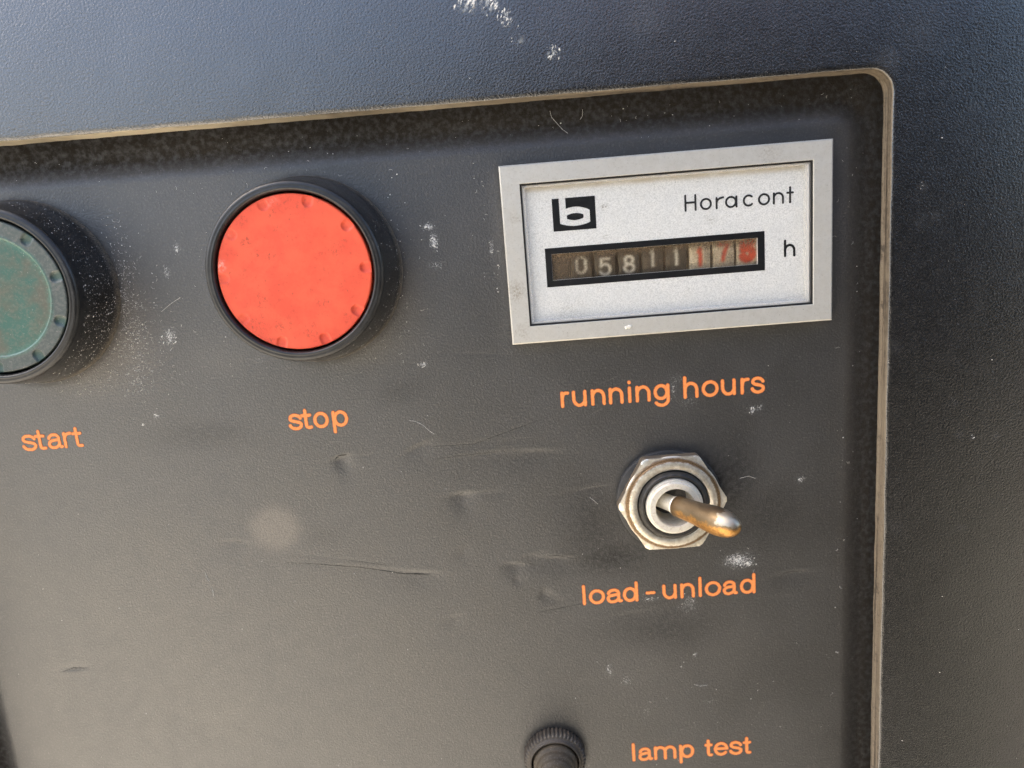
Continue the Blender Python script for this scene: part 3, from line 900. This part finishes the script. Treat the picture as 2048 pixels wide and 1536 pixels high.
def cap_mesh(rot, ridge):
    R, zt = 11.75, 8.95
    rad = np.concatenate([np.linspace(0.15, 9.0, 26), np.linspace(9.08, 11.5, 34), [11.58, 11.66, 11.72, 11.75, 11.75, 11.75]])
    zo = np.concatenate([np.zeros(60), [-.01, -.04, -.1, -.2, -1.2, -4.2]])
    seg = 560
    A = np.arange(seg) * 2 * math.pi / seg
    RR, AA = np.meshgrid(rad, A, indexing='ij')
    Z = np.repeat((zt + zo)[:, None], seg, 1)
    pit = np.zeros_like(Z)
    for k in range(10):
        a = rot + k * math.pi / 5
        u = RR * np.cos(AA - a)
        v = RR * np.sin(AA - a)
        d = np.hypot(np.maximum(10.78 - u, 0), v)
        d = np.where(u < 5, 99, d)
        q = np.clip(1 - (d / .84) ** 4, 0, 1)
        slope = np.clip(1.0 - np.maximum(u - 10.78, 0) * .45, .25, 1)
        Z = Z - (.34 if ridge else .12 + .20 * (.5 + .5 * math.cos(a + .35))) * q * slope * (np.arange(len(rad)) < 62)[:, None]
        pit = np.maximum(pit, q)
    X, Y = RR * np.cos(AA), RR * np.sin(AA)
    Z = Z + .035 * np.sin(X * .5 + 1) * np.sin(Y * .43) * (RR < 11.6)
    if ridge:
        Z = Z - .16 * sstep(9.6, 9.1, RR) * (RR < 11.6) + .10 * np.exp(-((RR - 9.35) / .16) ** 2)
    V = np.stack([X, Y, Z], -1).reshape(-1, 3)
    n = len(rad)
    idx = np.arange(n * seg).reshape(n, seg)
    nxt = np.roll(idx, -1, 1)
    F = np.stack([idx[:-1], idx[1:], nxt[1:], nxt[:-1]], -1).reshape(-1, 4).tolist()
    V = V.tolist() + [(0, 0, float(Z[0].mean()))]
    c = len(V) - 1
    for k in range(seg):
        F.append((idx[0, k], idx[0, (k + 1) % seg], c))
    return V, F, pit.ravel().tolist() + [0.0]

def button(x, y, label, capmat, rot, ridge):
    b = empty("push_button", (x, y, 0), label, "push button", "round push buttons along the panel")
    mesh_obj("sleeve", *sleeve_mesh(), M['sleeve'], b)
    V, F, pit = cap_mesh(rot, ridge)
    c = mesh_obj("button_cap", V, F, capmat, b, True, None, 50)
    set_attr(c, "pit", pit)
    return b
button(-32.15, -13.75, "red push button in a black sleeve, above the word stop", M['red'], 0.0, False)
button(-79.3, -13.75, "faded green push button in a dusty black sleeve, cut off by the left picture edge", M['green'], math.radians(12), True)

# ------------------------------------------------------------------ hour meter
hm = empty("hour_meter", (0, 0, 0), "rectangular silver hour meter with digit window and clear cover, above running hours", "hour meter")
W_, H_ = 52.0, -28.21
def rect(x0, y0, x1, y1, z):
    return [(x0, y0, z), (x1, y0, z), (x1, y1, z), (x0, y1, z)]
bz = [rect(.0, H_, W_, 0, -.6), rect(0, H_, W_, 0, 2.8), rect(.22, H_ + .22, W_ - .22, -.22, 3.0), rect(3.02, -25.45, 48.98, -2.90, 3.0),
      rect(3.06, -25.41, 48.94, -2.94, 2.96), rect(3.06, -25.41, 48.94, -2.94, -.4)]
mesh_obj("bezel", *box_loops(bz), M['bezel'], hm, False)
# silver face with the counter opening cut in it
WX0, WX1, WY0, WY1 = 7.35, 40.45, -18.35, -14.2
fz = 1.85
def ringface(outer, inner):
    V = outer + inner
    return V, [(k, (k + 1) % 4, 4 + (k + 1) % 4, 4 + k) for k in range(4)]
face = mesh_obj("face_plate", *box_loops([rect(3.2, -25.28, 48.8, -3.08, fz), rect(WX0, WY0, WX1, WY1, fz), rect(WX0, WY0, WX1, WY1, fz - .5)]), M['face'], hm, False)
bx = [rect(6.35, -19.42, 41.6, -13.2, fz + .01), rect(6.36, -19.41, 41.59, -13.21, fz + .03), rect(WX0 - .02, WY0 - .02, WX1 + .02, WY1 + .02, fz + .03), rect(WX0 - .02, WY0 - .02, WX1 + .02, WY1 + .02, fz - .35)]
mesh_obj("window_border", *box_loops(bx), M['ink'], hm, False)
pane = mesh_obj("counter_pane", *box_loops([rect(WX0, WY0, WX1, WY1, 1.25), rect(WX0, WY0, WX1, WY1, 1.5)]), M['pane'], hm, False)
pm = pane.data
bm = bmesh.new(); bm.from_mesh(pm)
bm.verts.ensure_lookup_table()
bm.faces.new([bm.verts[i] for i in (3, 2, 1, 0)]); bm.faces.new([bm.verts[i] for i in (4, 5, 6, 7)])
bmesh.ops.recalc_face_normals(bm, faces=bm.faces[:]); bm.to_mesh(pm); bm.free()
# housing behind the panel
hs = [rect(2.6, -25.7, 49.4, -2.6, -.3), rect(2.6, -25.7, 49.4, -2.6, -15.0)]
Vh, Fh = box_loops(hs)
Fh.append((4, 5, 6, 7))
mesh_obj("housing", Vh, Fh, M['housing'], hm, False)
# number wheels
WR, WZ, WYc = 6.5, -5.45, -16.3
def wheel_part(xc, ch, light, yoff, red, bold=1.0):
    wv, wf = [], []
    seg = 64
    prof = [(-1.72, WR - .5), (-1.66, WR - .08), (-1.58, WR), (1.58, WR), (1.66, WR - .08), (1.72, WR - .5)]
    for (dx, r) in prof:
        for k in range(seg):
            a = 2 * math.pi * k / seg
            wv.append((xc + dx, WYc + r * math.sin(a), WZ + r * math.cos(a)))
    for i in range(len(prof) - 1):
        for k in range(seg):
            k2 = (k + 1) % seg
            wf.append((i * seg + k, (i + 1) * seg + k, (i + 1) * seg + k2, i * seg + k2))
    w = mesh_obj("digit_wheel", wv, wf, M['wheel_light'] if light else M['wheel_dark'], hm)
    if ch is None:
        return
    hw = .27 * bold
    wd, ht = (1.45 if ch != '1' else .9), 2.55
    st = [[(xc - wd / 2 + px * wd, yoff - ht / 2 + py * ht) for (px, py) in s] for s in GL[ch]]
    v, f, q = stroke_mesh(st, hw + .24, .09, 0.0, 0, 0.0, 0)
    out = []
    for (x, y, z) in v:
        th = (y - 0.0) / WR
        out.append((x, WYc + (WR + .03) * math.sin(th), WZ + (WR + .03) * math.cos(th)))
    dg = mesh_obj("digit", out, f, M['digit_red'] if red else M['digit_white'], w, False)
    set_attr(dg, "inset", q)
for (xc, ch, light, yo, red, bold) in [(8.3, None, 0, 0, 0, 1), (12.1, '0', 0, 0.0, 0, 1), (16.0, '5', 0, -.55, 0, 1), (19.9, '8', 0, -.45, 0, 1.05), (23.75, '1', 0, .25, 0, 1), (27.6, '1', 0, .25, 0, 1),
                                       (31.45, '1', 1, -.2, 1, 1.5), (35.3, '7', 1, .3, 1, 1.5), (39.1, '5', 1, .2, 1, 2.8)]:
    wheel_part(xc, ch, light, yo, red, bold)
# printed marks on the face
PZ = fz + .03
hora = [('H', 190, 355), ('o', 402, 565), ('R', 616, 734), ('A', 745, 915), ('c', 988, 1142), ('o', 1195, 1360), ('n', 1398, 1550), ('T', 1582, 1686)]
word("lettering", scaled(hora, 190, 1686, 28.97, 46.3), -9.2, 1.88, .16, M['ink_thin'], hm, "thin dark word Horacont", PZ, 0.006, .05, .02)
word("lettering", [('h', 44.66, 46.5)], -17.58, 2.05, .19, M['ink'], hm, "letter h beside the digit window", PZ, 0.006, .05, .02)
def logo():
    """black square with the white outline of a squared letter b left open in it"""
    x0, y0, w, h = 7.98, -10.66, 6.86, 5.08
    n = 96
    def inside(u, v):      # the white letter, u,v in 0..1 from the lower left
        stem = (.165 < u < .315) and v > .5
        bt = .80 - .14 * ((u - .52) / .36) ** 2 - .055
        bb = .13 + .10 * ((u - .52) / .36) ** 2
        body = (.165 < u < .865) and (bb < v < bt - .03) or ((.165 < u < .30) and v > .4 and v < 1.1)
        ht = .52 - .06 * ((u - .52) / .2) ** 2
        hb = .305 + .06 * ((u - .52) / .2) ** 2
        hole = (.325 < u < .715) and (hb < v < ht)
        return (stem or body) and not hole
    N, K = 110, 84
    S = np.zeros((K + 1, N + 1))
    for j in range(K + 1):
        for i in range(N + 1):
            acc = 0
            for du in (-.25, .25):
                for dv in (-.25, .25):
                    acc += inside((i + du) / N, (j + dv) / K)
            S[j, i] = acc / 4.0
    V, F, idx = [], [], {}
    def vid(key, i, j):
        if key not in idx:
            idx[key] = len(V)
            V.append((x0 + w * i / N, y0 + h * j / K, PZ))
        return idx[key]
    for j in range(K):
        for i in range(N):
            cs = [(j, i), (j, i + 1), (j + 1, i + 1), (j + 1, i)]
            vals = [.5 - S[c] for c in cs]
            poly = []
            for k in range(4):
                a, b = cs[k], cs[(k + 1) % 4]
                va, vb = vals[k], vals[(k + 1) % 4]
                if va > 0: poly.append(vid(a, a[1], a[0]))
                if (va > 0) != (vb > 0):
                    t = min(max(va / (va - vb), .02), .98)
                    poly.append(vid((min(a, b), max(a, b)), a[1] + t * (b[1] - a[1]), a[0] + t * (b[0] - a[0])))
            if len(poly) >= 3: F.append(tuple(poly))
    return mesh_obj("logo", V, F, M['ink'], hm, False)
logo()
# clear moulded cover lying in the bezel
gl = [rect(3.3, -25.17, 48.7, -3.18, 1.98), rect(3.3, -25.17, 48.7, -3.18, 2.5), rect(3.7, -24.77, 48.3, -3.58, 2.8)]
Vg, Fg = box_loops(gl)
Fg += [(3, 2, 1, 0), (8, 9, 10, 11)]
cc = mesh_obj("clear_cover", Vg, Fg, M['clear'], hm, False)
bm = bmesh.new(); bm.from_mesh(cc.data); bmesh.ops.recalc_face_normals(bm, faces=bm.faces[:]); bm.to_mesh(cc.data); bm.free()
mesh_obj("cover_gap_shade", *box_loops([rect(3.06, -25.41, 48.94, -2.94, 2.72), rect(3.34, -25.13, 48.66, -3.22, 2.70), rect(3.34, -25.13, 48.66, -3.22, 1.9)]), M['housing'], hm, False)  # dark strip put in as the shade of the gap round the cover
# chip of cream paint on the bezel
cv, cf = lathe([(.0, .14), (.3, .13), (.5, .07), (.55, 0)], 11, lambda r, z, a: r * (1 + .35 * math.sin(2 * a + 1) + .2 * math.sin(5 * a)))
chip = mesh_obj("paint_chip", [(x * .9 + 19.0, y * .75 - 26.75, z + 3.0) for (x, y, z) in cv], [f[::-1] for f in cf], M['chip'], hm, True)

# ------------------------------------------------------------------ toggle switch
tg = empty("toggle_switch", (25.1, -57.5, 0), "metal toggle switch with hexagon nut and tilted bat lever, above load - unload", "toggle switch")
def washer_r(r, z, a):
    return r * (1 + .012 * math.sin(3 * a + .5))
wv, wf = lathe([(5.0, -.2), (8.9, -.2), (9.05, .2), (9.05, 1.0), (8.8, 1.22), (5.0, 1.22)], 96, washer_r)
mesh_obj("rubber_washer", [(x - .25, y - .1, z) for (x, y, z) in wv], [f[::-1] if False else f for f in wf], M['rubber'], tg)
AF = 16.3
def hexr(a):
    q = (a % (math.pi / 3)) - math.pi / 6
    return AF / 2 / math.cos(q)
def nutf(r, z, a):
    return min(hexr(a), r)
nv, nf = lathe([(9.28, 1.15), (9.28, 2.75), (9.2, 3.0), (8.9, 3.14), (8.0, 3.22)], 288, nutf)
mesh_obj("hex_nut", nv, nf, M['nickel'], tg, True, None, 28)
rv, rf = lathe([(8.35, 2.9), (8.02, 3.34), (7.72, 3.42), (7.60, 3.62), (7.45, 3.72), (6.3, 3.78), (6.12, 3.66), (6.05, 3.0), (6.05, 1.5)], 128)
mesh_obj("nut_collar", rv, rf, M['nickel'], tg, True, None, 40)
tp = [(6.08, 2.2)]
for k in range(5):
    tp += [(5.95, 2.4 + k * .42), (5.55, 2.62 + k * .42)]
tp += [(5.5, 4.45), (5.1, 4.4), (5.0, 4.0), (4.8, 3.9)]
mesh_obj("thread", *lathe(tp, 96), M['thread'], tg)
bp = [(4.82, 2.5), (4.82, 4.5), (4.72, 4.8), (4.5, 4.88), (4.42, 4.86), (4.38, 5.1), (4.25, 5.3), (3.42, 5.3), (3.3, 5.2), (3.25, 4.9), (3.15, 1.5), (2.9, -1.5)]
bv, bf = lathe(bp, 96)
bv, bf = cap_ring(bv, bf, 96)
mesh_obj("bushing", bv, bf, M['bush'], tg, True, None, 35)
# lever: local z along the bat
base = Vector((-.55, .35, 3.9))
tip = Vector((6.45, -.05, 14.0))
ax = (tip - base).normalized()
rotm = ax.to_track_quat('Z', 'Y').to_matrix()
yv = Vector((0, 1, 0)); yv = (yv - ax * yv.dot(ax)).normalized(); xv = yv.cross(ax)
LM = Matrix.Translation(base * MM) @ Matrix((xv, yv, ax)).transposed().to_4x4()
tl = (tip - base).length
def bat(prof, seg=64):
    V, F = lathe(prof, seg)
    return V, F
neck = mesh_obj("lever_neck", *bat([(1.3, -4.5), (1.34, -1.0), (1.36, .5), (1.5, .9), (1.62, 1.25), (1.5, 1.45)]), M['bush'], tg)
neck.matrix_local = LM
lp = [(1.2, 1.3), (1.62, 1.38), (1.76, 1.55), (1.80, 2.2), (1.80, 3.6), (1.86, 5.0), (1.98, 6.6), (2.16, 8.2), (2.26, 9.6)]
for k in range(1, 13):
    a = math.pi / 2 * k / 12
    lp.append((max(.02, 2.26 * math.cos(a) ** .85), 9.9 + (tl - 9.9 + 1.75) * math.sin(a)))
lev = mesh_obj("lever", *bat(lp), M['brass'], tg)
lev.matrix_local = LM

# ------------------------------------------------------------------ lamp test button
lb = empty("lamp_test_button", (1.75, -106.8, 0), "small dirty black knurled push button, left of the words lamp test", "push button")
def knurl(r, z, a):
    k = .5 + .5 * math.cos(a * 46)
    return r - (.34 * k if r > 5.4 else (.12 * k if r > 5.0 else 0))
kv, kf = lathe([(5.5, -.3), (5.75, 0), (5.75, 1.6), (5.62, 1.9), (5.3, 2.1), (4.98, 2.15), (4.85, 2.2), (4.8, 2.6), (4.66, 2.85), (4.45, 2.85), (4.32, 2.5), (4.25, 1.0)], 368, knurl)
mesh_obj("knurled_ring", kv, kf, M['knob'], lb)
cvv, cff = lathe([(4.05, .8), (4.05, 3.0), (3.92, 3.4), (3.6, 3.5), (3.55, 3.9), (3.5, 4.4), (3.35, 4.6), (3.0, 4.65), (2.95, 5.0), (2.85, 5.4), (2.4, 5.9), (1.7, 6.2), (.9, 6.35), (.3, 6.4)], 72)
cvv, cff = cap_ring(cvv, cff, 72)
mesh_obj("button_cap", cvv, cff, M['knobcap'], lb)

# ------------------------------------------------------------------ dust and lint lying on the panel and the cover
def add_fleck(V, F, x, y, z, r):
    n = random.choice((4, 5, 6))
    o = len(V)
    a0 = random.random() * 6.28
    el = random.uniform(.5, 1.0)
    for k in range(n):
        a = a0 + 6.283 * k / n
        q = r * random.uniform(.6, 1.2)
        V.append((x + q * math.cos(a), y + el * q * math.sin(a), z))
    V.append((x, y, z + r * .7))
    for k in range(n):
        F.append((o + k, o + (k + 1) % n, o + n))

def add_fibre(V, F, pts, r):
    P = [Vector(p) for p in pts]
    o = len(V)
    for i, p in enumerate(P):
        d = (P[min(i + 1, len(P) - 1)] - P[max(i - 1, 0)]).normalized()
        s = d.cross(Vector((0, 0, 1))).normalized()
        for k in range(4):
            a = math.pi / 2 * k
            V.append(tuple(p + s * (r * math.cos(a)) + Vector((0, 0, r * math.sin(a) + r))))
    for i in range(len(P) - 1):
        for k in range(4):
            k2 = (k + 1) % 4
            F.append((o + i * 4 + k, o + i * 4 + k2, o + (i + 1) * 4 + k2, o + (i + 1) * 4 + k))

def blocked(x, y):
    if -.5 < x < 52.5 and -28.6 < y < .5: return True
    for (cx, cy, r) in [(-79.3, -13.75, 15.1), (-32.15, -13.75, 15.1), (25.1, -57.5, 9.2), (1.75, -106.8, 5.8)]:
        if math.hypot(x - cx, y - cy) < r: return True
    return False

def surf(x, y):
    return float(panel_h(np.array([x]), np.array([y]))[0])

V, F = [], []
for _ in range(420):
    x, y = random.uniform(-100, 58), random.uniform(-114, 8)
    if blocked(x, y): continue
    add_fleck(V, F, x, y, surf(x, y), random.choice((.03, .04, .05, .05, .06, .10)))
for (cx, cy, sx, sy, n) in [(-63.2, -17, 1.2, 7, 360), (-64, -24, 3, 4, 240), (-69, -29.5, 6, 1.6, 150), (-60, -20, 4, 7, 70), (-17, -15, 1.4, 9, 45), (-25, -27, 6, 2, 30), (-48, -16, 1.5, 9, 25), (-38, 0.5, 9, 1.2, 25),
                            (56, -40, 1.5, 45, 60), (10, 6, 50, 2, 60), (-2.5, -12, 1.2, 7, 25), (37, -70, 2.2, 1.2, 25), (33, -98, 9, 9, 20)]:
    for _ in range(n):
        x, y = random.gauss(cx, sx), random.gauss(cy, sy)
        if blocked(x, y) or x > 59 or y > 8.3: continue
        if random.random() < .3:
            a = random.random() * 6.28
            l = random.uniform(.25, .7)
            z = surf(x, y)
            add_fibre(V, F, [(x, y, z + .01), (x + l * .5 * math.cos(a), y + l * .5 * math.sin(a), z + .05), (x + l * math.cos(a + .5), y + l * math.sin(a + .5), z + .02)], .018)
        else:
            add_fleck(V, F, x, y, surf(x, y), random.choice((.04, .05, .06, .07, .09, .13)))
hairs = [[(-18.8, -40.2), (-17.6, -40.5), (-16.5, -41.2), (-15.6, -42.2), (-14.7, -43.0)], [(8.8, 8.2), (9.0, 7.2), (9.8, 6.2), (10.6, 5.2), (11.4, 4.5)], [(11.3, -56.5), (12.0, -57.1), (12.6, -57.8)],
         [(-58.2, -65.1), (-58.0, -66.2), (-57.7, -67.0)], [(-57.6, -67.7), (-57.3, -69.0), (-57.4, -70.2)], [(37.5, -55), (39, -54.7), (40.2, -55.2)], [(-3.5, -1.5), (-3.0, -3.0)], [(-58, -18.5), (-56, -17.2), (-54.4, -16.4)],
         [(28.4, -94.2), (29.5, -94.6), (30.8, -94.5)], [(-8.5, -20), (-8.0, -22)], [(38.5, -33), (39.5, -34.6), (40.4, -35.2)], [(31, -70.9), (31.2, -72.2)], [(47.5, -48.8), (48.4, -48.7)], [(14, 8.0), (13.9, 7.0), (13.5, 6.5)]]
hairs = [hairs[i] for i in (0, 1, 2, 3, 4, 5, 7, 8, 13)]
def add_flake(V, F, x, y, z, r, el, a):
    n, o = random.choice((5, 6, 7)), len(V)
    ca, sa = math.cos(a), math.sin(a)
    for k in range(n):
        q = 6.283 * k / n
        m = r * random.uniform(.45, 1.25)
        u, v = m * math.cos(q), el * m * math.sin(q)
        V.append((x + u * ca - v * sa, y + u * sa + v * ca, z))
    V.append((x, y, z + .03))
    for k in range(n):
        F.append((o + k, o + (k + 1) % n, o + n))
for (cx, cy, sx, sy, n, r, a) in [(-12.2, -8.3, .55, .35, 16, .22, -.5), (-11.5, -10.7, .35, .7, 20, .26, -.9), (-53.7, -8.4, .25, .4, 10, .16, 1.2), (-56.0, -12.0, .25, .7, 12, .15, 1.8), (-57.2, -22.9, .6, .8, 22, .22, .8),
                                  (36.6, -70.2, 1.3, .6, 34, .20, .1), (38.6, -71.1, .6, .25, 14, .24, .3), (-15.3, -30.7, .4, .25, 9, .22, .4), (39.9, -43.0, .3, .45, 12, .18, 1.4), (41.1, -42.6, .25, .25, 7, .15, .5),
                                  (21.0, -76.5, 1.2, .15, 10, .14, 0), (27.8, -78.2, .9, 1.3, 20, .13, .5), (12.9, -90.2, .15, .7, 9, .15, 1.5), (28.7, -88.2, .15, .15, 4, .2, 0), (-11.5, -14.4, .7, .4, 10, .12, -.6), (26.6, -38.3, .2, 1.0, 12, .12, 1.2),
                                  (48, -56, .35, .35, 9, .16, .7), (16.2, -92.4, .5, .5, 8, .12, 0), (31, -98, .7, .15, 7, .12, -.3), (-62, -36, .25, .25, 6, .2, 0), (-2.4, -12.4, .2, .6, 10, .12, 1.5), (-64.6, -37.4, .2, .15, 3, .3, .2)]:
    for _ in range(n):
        x, y = random.gauss(cx, sx), random.gauss(cy, sy)
        if blocked(x, y): continue
        add_flake(V, F, x, y, surf(x, y) + .012, r * random.choice((.4, .6, .8, 1.2)), random.uniform(.18, .6), a + random.gauss(0, .45))
for (cx, cy, sx, sy, n, r, a) in [(-2.6, 23.6, 1.0, .8, 26, .40, .9), (.9, 23.4, .8, .9, 26, .42, 1.0), (2.9, 20.4, .5, .7, 16, .34, 1.0), (9.4, 15.5, .5, .6, 16, .26, 1.1), (4.4, 17.6, .8, .8, 8, .16, 1.0), (64.8, -8.5, .4, .8, 5, .14, 1.2), (74.2, -49, .25, .25, 5, .16, .4)]:
    for _ in range(n):
        x, y = random.gauss(cx, sx), random.gauss(cy, sy)
        add_flake(V, F, x, y, 5.02, r * random.choice((.35, .5, .8, 1.2)), random.uniform(.12, .4), a + random.gauss(0, .3))
for h in hairs:
    add_fibre(V, F, [(x, y, surf(x, y) + .01 + .05 * math.sin(i)) for i, (x, y) in enumerate(h)], .024)
def wall_fleck(cx, cy, a, z, r):
    rad = float(np.interp(z, [1.1, 3.0, 6.5, 8.1], [14.81, 14.56, 14.06, 13.68]))
    n, o = 4, len(V)
    er, et = Vector((math.cos(a), math.sin(a), 0)), Vector((-math.sin(a), math.cos(a), 0))
    c = Vector((cx, cy, z)) + er * rad
    a0 = random.random() * 6.28
    el = random.uniform(.3, 1.0)
    for k in range(n):
        q = a0 + 6.283 * k / n
        V.append(tuple(c + et * (r * math.cos(q)) + Vector((0, 0, el * r * math.sin(q)))))
    V.append(tuple(c + er * r * .6))
    for k in range(n):
        F.append((o + k, o + (k + 1) % n, o + n))
for (cx, cy, n, am, asd) in [(-79.3, -13.75, 520, -.35, .55), (-32.15, -13.75, 170, -.5, .55), (-79.3, -13.75, 90, .9, .4)]:
    for _ in range(n):
        wall_fleck(cx, cy, random.gauss(am, asd), 7.6 * random.random() ** 1.3 + .1, random.choice((.04, .05, .06, .07, .09, .12)))
# cover
for _ in range(170):
    x, y = random.uniform(-95, 92), random.uniform(-115, 30)
    if x < 61.5 and y < 11: continue
    add_fleck(V, F, x, y, 5.03, random.choice((.03, .04, .05, .06, .10)))
dustobj = mesh_obj("dust_and_lint", V, F, M['dust'], None, False)
tag(dustobj, "pale dust flecks and lint scattered over the dark panel and cover", "dust", None, "stuff")
# dust on the sleeves of the two buttons

# ------------------------------------------------------------------ the photographer standing before the panel with the phone
def mat_person():
    t = NT("dark_work_clothes")
    wv = t.noise(.4, 3, .6)
    cloth = t.mix(t.ramp(wv, .4, .6), (.007, .007, .008), (.011, .011, .013))
    sk = t.ramp(t.y, 205, 212)
    hair = t.math('MULTIPLY', t.ramp(t.y, 330, 345), 1.0)
    c = t.mix(sk, cloth, (.36, .20, .14))
    c = t.mix(hair, c, (.03, .02, .015))
    return t.done(t.pbsdf(c, .8, 0, t.bump(wv, .3, 1.0), .3))

def person():
    J = {'pelvis': ((185, -330, 420), 150), 'waist': ((195, -200, 410), 165), 'chest': ((195, -20, 390), 185), 'shoulders': ((170, 110, 385), 115), 'neck': ((168, 190, 370), 52), 'jaw': ((166, 240, 355), 66), 'head': ((166, 310, 362), 88), 'crown': ((166, 385, 370), 62),
         'hipr': ((315, -370, 420), 115), 'kneer': ((310, -790, 410), 66), 'ankler': ((315, -1170, 435), 44), 'toer': ((317, -1215, 330), 34),
         'hipl': ((115, -370, 420), 95), 'kneel': ((100, -790, 410), 66), 'anklel': ((95, -1170, 435), 44), 'toel': ((93, -1215, 330), 34),
         'shr': ((410, 90, 370), 104), 'elr': ((525, -130, 295), 100), 'wrr': ((285, -95, 240), 56), 'palmr': ((192, -63, 203), 30),
         'shl': ((-17, 100, 380), 76), 'ell': ((-67, -180, 400), 52), 'wrl': ((-55, -400, 360), 36), 'palml': ((-72, -470, 345), 30)}
    E = [('pelvis', 'waist'), ('waist', 'chest'), ('chest', 'shoulders'), ('shoulders', 'neck'), ('neck', 'jaw'), ('jaw', 'head'), ('head', 'crown'),
         ('pelvis', 'hipr'), ('hipr', 'kneer'), ('kneer', 'ankler'), ('ankler', 'toer'), ('pelvis', 'hipl'), ('hipl', 'kneel'), ('kneel', 'anklel'), ('anklel', 'toel'),
         ('shoulders', 'shr'), ('shr', 'elr'), ('elr', 'wrr'), ('wrr', 'palmr'), ('shoulders', 'shl'), ('shl', 'ell'), ('ell', 'wrl'), ('wrl', 'palml')]
    for n, (a, b, c) in enumerate([((168, -35, 178), (150, -38, 157), (140, -40, 155)), ((168, -55, 176), (146, -57, 156), (136, -58, 154)), ((170, -75, 176), (148, -76, 157), (139, -76, 155)), ((176, -95, 180), (156, -92, 160), (148, -90, 157)), ((178, -40, 210), (158, -38, 204), (142, -40, 188))]):
        J['fr%d' % n] = (a, 10); J['fs%d' % n] = (b, 9); J['ft%d' % n] = (c, 8)
        E += [('palmr', 'fr%d' % n), ('fr%d' % n, 'fs%d' % n), ('fs%d' % n, 'ft%d' % n)]
    for n in range(5):
        q = -89 + 9 * n
        J["gl%d" % n] = ((q + 2, -505, 335 + 3 * n), 10); J['gm%d' % n] = ((q + 1, -535 + (20 if n == 4 else 0), 316), 9); J['gt%d' % n] = ((q, -556 + (34 if n == 4 else 0), 306), 8)
        E += [('palml', 'gl%d' % n), ('gl%d' % n, 'gm%d' % n), ('gm%d' % n, 'gt%d' % n)]
    names = list(J)
    me = bpy.data.meshes.new("person")
    me.from_pydata([tuple(c * MM for c in J[k][0]) for k in names], [(names.index(a), names.index(b)) for a, b in E], [])
    me.materials.append(mat_person())
    o = bpy.data.objects.new("person", me)
    COL.objects.link(o)
    o.matrix_world = PANEL
    sk = o.modifiers.new("skin", 'SKIN')
    o.modifiers.new("smooth", 'SUBSURF').render_levels = 2
    lay = me.skin_vertices[0] if me.skin_vertices else None
    if lay is None:
        bm = bmesh.new(); bm.from_mesh(me); bm.verts.layers.skin.verify(); bm.to_mesh(me); bm.free()
        lay = me.skin_vertices[0]
    for i, k in enumerate(names):
        r = J[k][1] * MM
        lay.data[i].radius = (r, r)
        lay.data[i].use_root = (k == 'pelvis')
    return tag(o, "person in dark jacket and trousers holding up a black phone before the panel", "person")
person()
ph = [rrect(-14, -62, 146, 12, 9, 0), rrect(-14, -62, 146, 12, 9, 7.5)]
Vp, Fp = box_loops(ph)
Fp += [tuple(range(27, -1, -1)), tuple(range(28, 56))]
phone = mesh_obj("phone", Vp, Fp, mat_flat("black_phone_shell", (.012, .012, .013), .3), None, False)
phone.matrix_world = cam.matrix_world @ Matrix.Translation((0, 0, .040))
tag(phone, "black phone held up flat in the person's right hand", "phone")
